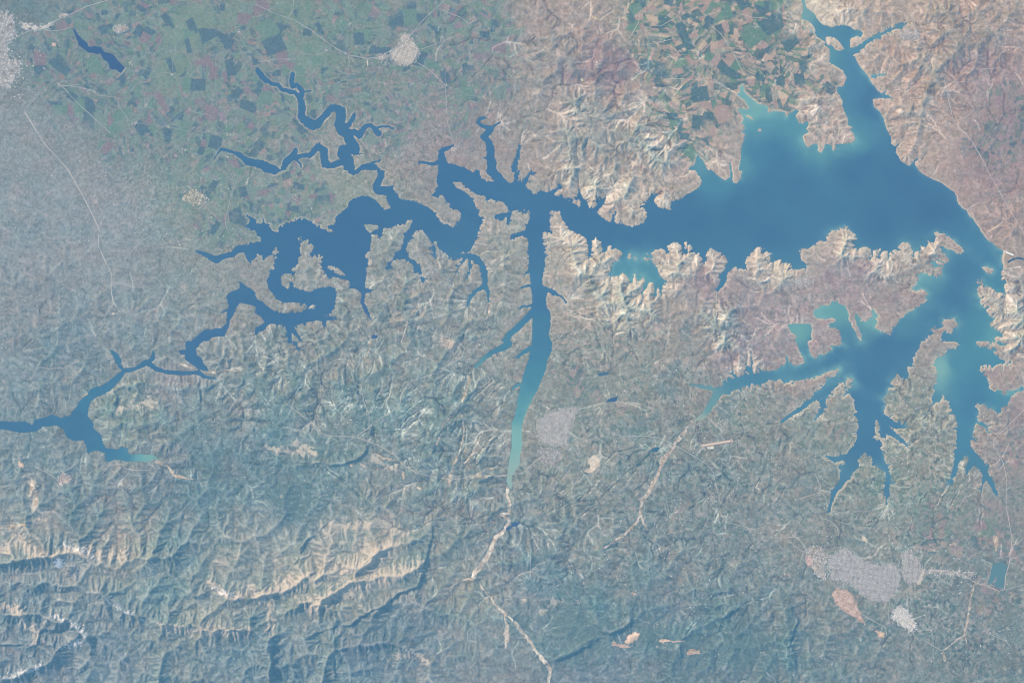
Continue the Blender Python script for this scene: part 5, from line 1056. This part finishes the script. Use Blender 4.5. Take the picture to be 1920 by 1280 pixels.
# farm tracks between neighbouring villages
vx = np.array([v[0] for v in VILLAGES], float); vy = np.array([v[1] for v in VILLAGES], float); seen, tracks = set(), []
for i in range(len(vx)):
    d = np.hypot(vx - vx[i], vy - vy[i]); d[i] = 1e9
    for j in np.argsort(d)[:3]:
        if d[j] > 115 or (min(i, j), max(i, j)) in seen: continue
        seen.add((min(i, j), max(i, j)))
        t = np.linspace(0, 1, max(4, int(d[j] / 7)))[:, None]; p = np.array([[vx[i], vy[i]]]) * (1 - t) + np.array([[vx[j], vy[j]]]) * t
        env = np.sin(t[:, 0] * math.pi)[:, None] * d[j] * .22
        q_ = p.astype(f32); p = p + env * np.stack([fbm(q_[:, 0], q_[:, 1], 40, 3, 931), fbm(q_[:, 0], q_[:, 1], 40, 3, 932)], -1)
        if sample(WATER.astype(f32), p[:, 0], p[:, 1], X0, Y0, CELL).max() < .05: tracks.append(p)
structure(ribbon('track', tracks, .5, (158, 164, 166), wander=1.2))

# lone farmhouses past counting, thick in the hill country
N_ = 36000; fx, fy = rng.rand(N_) * 1930 - 5, rng.rand(N_) * 1290 - 5
fd = gauss("700 600 150 1 840 690 130 1 700 720 160 .8 900 880 120 .6 1250 1000 160 .6 1420 960 120 .6 1700 850 120 .7 1480 820 120 .5 1640 1010 110 .9 1780 1080 120 .6 1850 1180 120 .4 1300 820 160 .5 1080 880 90 1 960 1000 120 .6 1380 1080 140 .4 450 770 120 .5 150 640 200 .3 300 480 200 .3 50 130 50 1 1340 100 120 .3 640 860 90 .5 600 690 90 .9 1830 60 140 .2", fx.astype(f32), fy.astype(f32))
clump = smooth(fbm(fx.astype(f32), fy.astype(f32), 40, 3, 71), -.3, .5)
ok = (rng.rand(N_) < fd * clump * .9) & (sample(WATER.astype(f32), fx, fy, X0, Y0, CELL) < .02)
fx, fy = fx[ok], fy[ok]; n = len(fx); br = (rng.rand(n) ** 3 * 60)[:, None]
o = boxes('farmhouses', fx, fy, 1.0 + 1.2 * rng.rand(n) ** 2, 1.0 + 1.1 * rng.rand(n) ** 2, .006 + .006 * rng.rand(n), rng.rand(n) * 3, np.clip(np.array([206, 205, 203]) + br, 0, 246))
o['kind'] = 'stuff'

# ------------------------------------------------------------------ quarries and bare workings
QUARRIES = [
 ('quarry', [tl(3, 3, "470,600 520,560 580,575 640,620 670,690 700,770 730,830 760,850 700,830 640,790 560,740 500,690 480,650")], (190, 166, 162), 'large terraced pink quarry along the edge of the largest city'),
 ('quarry', [tl(3, 3, "740,850 800,880 870,900 880,940 830,940 810,900 760,870")], (206, 178, 160), 'orange pink pit below the large terraced pink quarry'),
 ('quarry', [tl(2, 3, "830,970 860,920 920,885 970,900 930,950 880,980")], (226, 198, 184), 'brightest pink white quarry in the wooded southern hills'),
 ('quarry', [tl(2, 3, "735,1000 760,960 800,975 905,995 890,1015 800,1005")], (212, 182, 172), 'pink scar trailing west of the brightest southern quarry'),
 ('quarry', [tl(2, 3, "1085,960 1130,940 1200,955 1290,950 1290,968 1180,965 1110,972")], (222, 196, 184), 'thin pink working along a hillside ledge in the southern hills'),
 ('quarry', [tl(2, 3, "1295,1045 1330,1015 1400,1025 1410,1050 1370,1055 1310,1070")], (206, 182, 172), 'small pink pit beside the dark ravine in the southern hills'),
 ('quarry', [tl(2, 3, "865,590 940,600 935,625 900,612")], (204, 178, 170), 'small pinkish working on the dry slope above the mesa'),
 ('quarry', [tl(2, 2, "560,885 600,850 640,850 665,880 650,930 605,985 570,995 535,965 580,935")], (222, 212, 198), 'bright cream fan shaped working near the straight inlet city'),
 ('quarry', [tl(2, 2, "250,485 290,500 285,515 248,500")], (240, 238, 234), 'white flat yard at the upper edge of the straight inlet city'),
 ('quarry', [tl(1, 2, "890,820 960,860 1040,880 1020,900 950,880 905,850")], (214, 200, 184), 'cream hillside scar above the highway in the middle mountains'),
 ('quarry', [tl(1, 2, "770,905 800,905 830,940 800,935")], (226, 210, 194), 'bright cream scar under the mesa rim'),
 ('quarry', [tl(1, 2, "700,918 735,922 728,936 705,932")], (214, 200, 188), 'smaller cream scar under the mesa rim'),
 ('quarry', [tl(1, 2, "1195,1075 1220,1080 1250,1110 1225,1118 1205,1098")], (224, 208, 194), 'cream scar low on the mountain foot near the gravel fan'),
 ('quarry', [tl(1, 2, "1090,965 1110,975 1125,1030 1100,1025")], (204, 186, 174), 'tan scar on the foot slope west of the gravel fan'),
 ('quarry', [tl(1, 0, "820,445 845,450 840,500 822,498")], (236, 230, 222), 'white pit at the road end west of the arrowhead town'),
 ('quarry', [tl(2, 0, "595,115 640,130 660,165 610,150")], (222, 200, 170), 'orange cream diggings on the reddish upland'),
 ('quarry', [tl(2, 0, "512,596 530,598 540,606 520,606")], (226, 236, 190), 'tiny pale yellow pool yard on the burnt upland'),
 ('quarry', [tl(0, 1, "835,1062 862,1062 866,1080 840,1086")], (240, 226, 208), 'bright cream works at the end of the canal'),
 ('quarry', [tl(0, 0, "385,318 422,316 422,350 386,356")], (206, 178, 176), 'square pinkish plot west of the dark pond'),
 ('quarry', [tl(3, 3, "690,165 720,175 745,200 735,225 705,205")], (226, 216, 198), 'cream bare plot north of the largest city'),
 ('quarry', [tl(3, 3, "315,405 350,405 382,435 370,442 325,430")], (226, 212, 188), 'cream bare plot west of the largest city'),
 ('quarry', [tl(3, 3, "275,310 330,340 335,400 280,395")], (196, 172, 176), 'pinkish bare plot by the white depot west of the largest city'),
 ('quarry', [tl(3, 3, "1120,520 1150,430 1170,440 1142,548 1118,545")], (220, 214, 204), 'long cream strip at the edge of the eastern town quarter'),
 ('quarry', [tl(3, 3, "1350,220 1420,222 1415,248 1360,240")], (200, 180, 172), 'pale pink fallow plot among dark strip fields'),
 ('quarry', [tl(0, 2, "130,895 165,890 190,920 180,950 140,930")], (204, 184, 172), 'tan mountain digging beside the western lake arm hills'),
 ('quarry', [tl(3, 0, "1120,242 1180,240 1180,268 1130,265")], (208, 176, 168), 'small reddish plot beside the valley tip grid town'),
 ('quarry', [tl(3, 1, "1785,375 1850,405 1840,415 1800,400")], (208, 186, 172), 'reddish bare yard near the dam highway'),
 ('quarry', [tl(2, 3, "75,645 100,640 112,658 90,672")], (218, 202, 182), 'sandy knoll working beside the southern river'),
 ('quarry', [tl(3, 3, "1680,180 1720,180 1725,280 1700,300 1690,230")], (196, 178, 166), 'sandy strip of diggings west of the teal fish pond'),
]
M_bare = material('bare_rock', 0.95, 0.05, fine=0.16, fine_scale=14.0)
for k, (nm, ps, c_, lab) in enumerate(QUARRIES):
    m = np.zeros(X.shape, bool)
    for p in ps: m |= poly_mask(p, 3.0, 40 + k)
    if m.sum() < 12:
        for p in ps: m |= np.hypot(X - p[:, 0].mean(), Y - p[:, 1].mean()) < 3.2
    c_ = np.array(c_, f32) * .62 + np.array([197, 189, 183], f32) * .38
    o = patch(nm, m & ~WATER, c_, 0.016, 24, 13.0, M_bare, seed=60 + k)
    if o: tag(o, lab, 'quarry', 'bare pits and plots')

# ------------------------------------------------------------------ airfield
def slab(name, p, z0, z1, colour, parent, loc, mat=None):
    n = len(p); co = [(wx(x) - loc[0], wy(y) - loc[1], z - loc[2]) for z in (z0, z1) for x, y in p]
    me = bpy.data.meshes.new(name); faces = [tuple(range(n, 2 * n))[::-1]] + [(i, n + i, n + (i + 1) % n, (i + 1) % n) for i in range(n)]
    me.from_pydata(co, [], faces); me.update()
    at = me.color_attributes.new('Col', 'FLOAT_COLOR', 'POINT'); c = albedo(np.array(colour))
    for d in at.data: d.color = (*[float(q) for q in c], 1)
    me.materials.append(mat or M_roof); o = bpy.data.objects.new(name, me); col.objects.link(o); o.parent = parent
    return o
def along(a, b, w):
    a, b = np.array(a, float), np.array(b, float); t = (b - a) / np.hypot(*(b - a)); n = np.array([-t[1], t[0]]) * w / 2
    return [tuple(q) for q in (a + n, b + n, b - n, a - n)]
za = float(np.max(ground(np.linspace(1316, 1372, 30), np.linspace(835, 826, 30)))) + 0.012
la = (float(wx(1345)), float(wy(833)), za)
af = thing('airfield', 'airfield with one cream runway and white apron on dark fields', 'airfield', la)
slab('runway_strip', along((1314, 836), (1374, 825.5), 5.0), za - .05, za, (186, 172, 166), af, la)
rw = slab('runway', along((1317, 834.5), (1369, 826.5), 1.9), za - .04, za + .006, (232, 214, 204), af, la)
slab('runway_threshold', along((1317.2, 834.45), (1320, 834.0), 1.8), za, za + .010, (238, 234, 228), rw, la)
slab('runway_threshold', along((1366, 827.0), (1368.8, 826.55), 1.8), za, za + .010, (238, 234, 228), rw, la)
slab('turning_loop', [(1370, 823), (1373, 823.5), (1375, 826), (1374, 829.5), (1371, 831), (1371.5, 829.5), (1373, 828), (1373, 826), (1371.5, 824.6)], za - .05, za + .008, (196, 184, 174), af, la)
slab('apron', [(1326, 837), (1338, 835.5), (1339, 841), (1327, 842)], za - .05, za + .004, (206, 200, 190), af, la)
slab('terminal', [(1332, 838.6), (1337.4, 838), (1337.8, 840.4), (1332.4, 840.8)], za - .02, za + .03, (242, 242, 238), af, la)
slab('hangar', [(1325.6, 838.2), (1328, 838), (1328.2, 839.8), (1325.8, 840)], za - .02, za + .025, (236, 238, 240), af, la)

# ------------------------------------------------------------------ the great dam
def d14(s):
    return pts(s) / 14.222 + np.array([1830.0, 430.0])
dam_outer = d14("742,600 712,660 697,740 694,820 700,900 718,970 745,1030 785,1070 825,1090")
dam_crest = d14("775,608 752,670 738,745 735,820 742,890 760,955 785,1010 815,1045 838,1062")
dam_inner = d14("990,700 900,720 850,760 830,820 840,880 845,920 880,930 870,985 850,1040")
ld = (float(wx(1884)), float(wy(488)), 0.0)
dm = thing('rockfill_dam', 'curved tan rockfill dam closing the lake beside the white spillway', 'dam', ld)
def loft(name, A, B, za_, zb_, ca, cb, parent, loc):
    A, B = resample(A, .8), resample(B, .8); n = 40
    A = A[np.linspace(0, len(A) - 1, n).astype(int)]; B = B[np.linspace(0, len(B) - 1, n).astype(int)]
    k = 10; co, cs = [], []
    for i in range(k):
        t = i / (k - 1.0); P = A + (B - A) * t
        co.append(np.stack([wx(P[:, 0]) - loc[0], wy(P[:, 1]) - loc[1], np.full(n, za_ + (zb_ - za_) * t - loc[2])], -1))
        c = np.array(ca, f32) + (np.array(cb, f32) - np.array(ca, f32)) * t; cs.append(np.tile(c, (n, 1)) + fbm(P[:, 0], P[:, 1], 2.5, 2, 44)[:, None] * 8)
    co = np.concatenate(co); i, j = np.meshgrid(np.arange(n - 1), np.arange(k - 1)); q = np.stack([j * n + i, j * n + i + 1, (j + 1) * n + i + 1, (j + 1) * n + i], -1).reshape(-1, 4)
    a, b, c = co[q[0, 0]], co[q[0, 1]], co[q[0, 2]]
    if np.cross(b - a, c - a)[2] < 0: q = q[:, ::-1]
    return mesh_arrays(name, co, q, albedo(np.concatenate(cs)), M_bare, True, parent)
loft('upstream_face', dam_outer, dam_crest, -0.06, 0.13, (182, 176, 172), (196, 184, 174), dm, ld)
loft('downstream_face', dam_crest, dam_inner, 0.13, 0.05, (188, 172, 160), (180, 164, 154), dm, ld)
cr = ribbon('crest_road', [dam_crest + np.array([.12, 0])], .5, (206, 200, 196), 0); 
v_ = np.array([q.co[:] for q in cr.data.vertices]); v_[:, 2] = .137; v_ -= np.array(ld); cr.data.vertices.foreach_set('co', v_.astype(f32).ravel()); cr.parent = dm
ls = (float(wx(1890)), float(wy(475.5)), 0.0)
sp = thing('spillway', 'bright white concrete spillway chute at the head of the tan dam', 'spillway', ls)
pa, pb = d14("752,592 995,690")
zs = float(max(ground(1888, 474), ground(1896, 478), .1)) + .05
slab('chute', along(pa, pb, 3.0), -.05, zs, (246, 246, 244), sp, ls)
t_ = (pb - pa) / np.hypot(*(pb - pa)); n_ = np.array([-t_[1], t_[0]])
for s in (1.42, -1.42): slab('side_wall', along(pa + n_ * s, pb + n_ * s, .35), zs, zs + .02, (236, 236, 232), sp, ls)
gh = slab('gate_house', along(pa - t_ * .3, pa + t_ * 1.0, 3.6), -.05, zs + .035, (228, 230, 230), sp, ls)
for k in range(6):
    c_ = pa + t_ * .3 + n_ * (-1.35 + k * .54); slab('gate', along(c_, c_ + t_ * .5, .34), zs + .035, zs + .042, (170, 178, 186), gh, ls)
# tailrace below the dam
riv = np.zeros(X.shape, bool); q = d14("850,870 900,840 990,790 1100,765 1190,775 1280,800 1500,840 1800,800")
riv = line_dist(q, X, Y) < 2.3
zr = float(np.median(ground(q[1:6, 0], q[1:6, 1])))
u, qq = compact(grid_quads(riv & (X > 1888)))
tr = mesh_arrays('river', np.stack([wx(X.ravel()[u]), wy(Y.ravel()[u]), np.maximum(Z.ravel()[u], 0) + .012], -1), qq, np.tile(albedo(np.array((72, 112, 146))), (len(u), 1)), M_water, True)
structure(tr)
# the earth wall of the small pond
pd0, pd1 = np.array((235.6, 128.2)), np.array((228.2, 138.4)); zp_ = float(ground(236, 134)) + .02
lp = (float(wx(232)), float(wy(133)), 0)
pw = thing('earth_dam', 'short straight pale earth dam closing the dark pond', 'dam', lp)
slab('embankment', along(pd0, pd1, 1.7), -.05, .035, (176, 178, 170), pw, lp, M_bare)
slab('crest_track', along(pd0, pd1, .6), .03, .042, (206, 204, 196), pw, lp)

# ------------------------------------------------------------------ one small cloud over the mountain
import bmesh
def cloud(x, y, z, r, seed, label):
    rs = np.random.RandomState(seed); bm = bmesh.new()
    for k in range(26):
        a, d = rs.rand() * 6.28, rs.rand() ** .6 * r; s = r * (.42 - .25 * d / r) * (.7 + .6 * rs.rand())
        g = bmesh.ops.create_icosphere(bm, subdivisions=2, radius=s)
        for v in g['verts']:
            k3 = 1 + .22 * math.sin(v.co.x / s * 4 + k) * math.sin(v.co.y / s * 5 + k) + .1 * (rs.rand() - .5)
            v.co = v.co * k3; v.co.z *= .55
            v.co.x += math.cos(a) * d; v.co.y += math.sin(a) * d * .9; v.co.z += (r - d) * .25
    me = bpy.data.meshes.new('cloud'); bm.to_mesh(me); bm.free()
    me.polygons.foreach_set('use_smooth', np.ones(len(me.polygons), bool))
    m = bpy.data.materials.new('cloud_white'); m.use_nodes = True; nt = m.node_tree; nt.nodes.clear()
    out = nt.nodes.new('ShaderNodeOutputMaterial'); v = nt.nodes.new('ShaderNodeVolumePrincipled'); v.inputs['Color'].default_value = (.97, .98, 1, 1); v.inputs['Density'].default_value = 16.0
    nt.links.new(v.outputs[0], out.inputs['Volume'])
    me.materials.append(m); o = bpy.data.objects.new('cloud', me); col.objects.link(o); o.location = (wx(x), wy(y), z); tag(o, label, 'cloud')
cloud(118, 1053, float(ground(118, 1053)) + 1.2, .55, 5, 'small white puff of cloud floating by the snowy mountain crest')
# ------------------------------------------------------------------ the air
def build_haze():
    bx, by, z0, z1 = 420.0, 420.0, -0.6, CAM_H + 3.0
    co = [(sx * bx, sy * by, z) for z in (z0, z1) for sx, sy in ((-1, -1), (1, -1), (1, 1), (-1, 1))]
    q = [(3, 2, 1, 0), (4, 5, 6, 7), (0, 1, 5, 4), (1, 2, 6, 5), (2, 3, 7, 6), (3, 0, 4, 7)]
    m = bpy.data.materials.new('air'); m.use_nodes = True; nt = m.node_tree; nt.nodes.remove(nt.nodes['Principled BSDF'])
    v = nt.nodes.new('ShaderNodeVolumePrincipled'); v.inputs['Color'].default_value = (*HAZE_COL, 1)
    v.inputs['Density'].default_value = HAZE_DENS; v.inputs['Anisotropy'].default_value = 0.0
    nt.links.new(v.outputs[0], nt.nodes['Material Output'].inputs['Volume'])
    o = mesh_arrays('haze', np.array(co), np.array(q), None, m); o['kind'] = 'stuff'
    o.visible_shadow = True
    return o
HAZE_COL = (0.25, 0.64, 1.0)
HAZE_DENS = 0.262 / 240.0
build_haze()
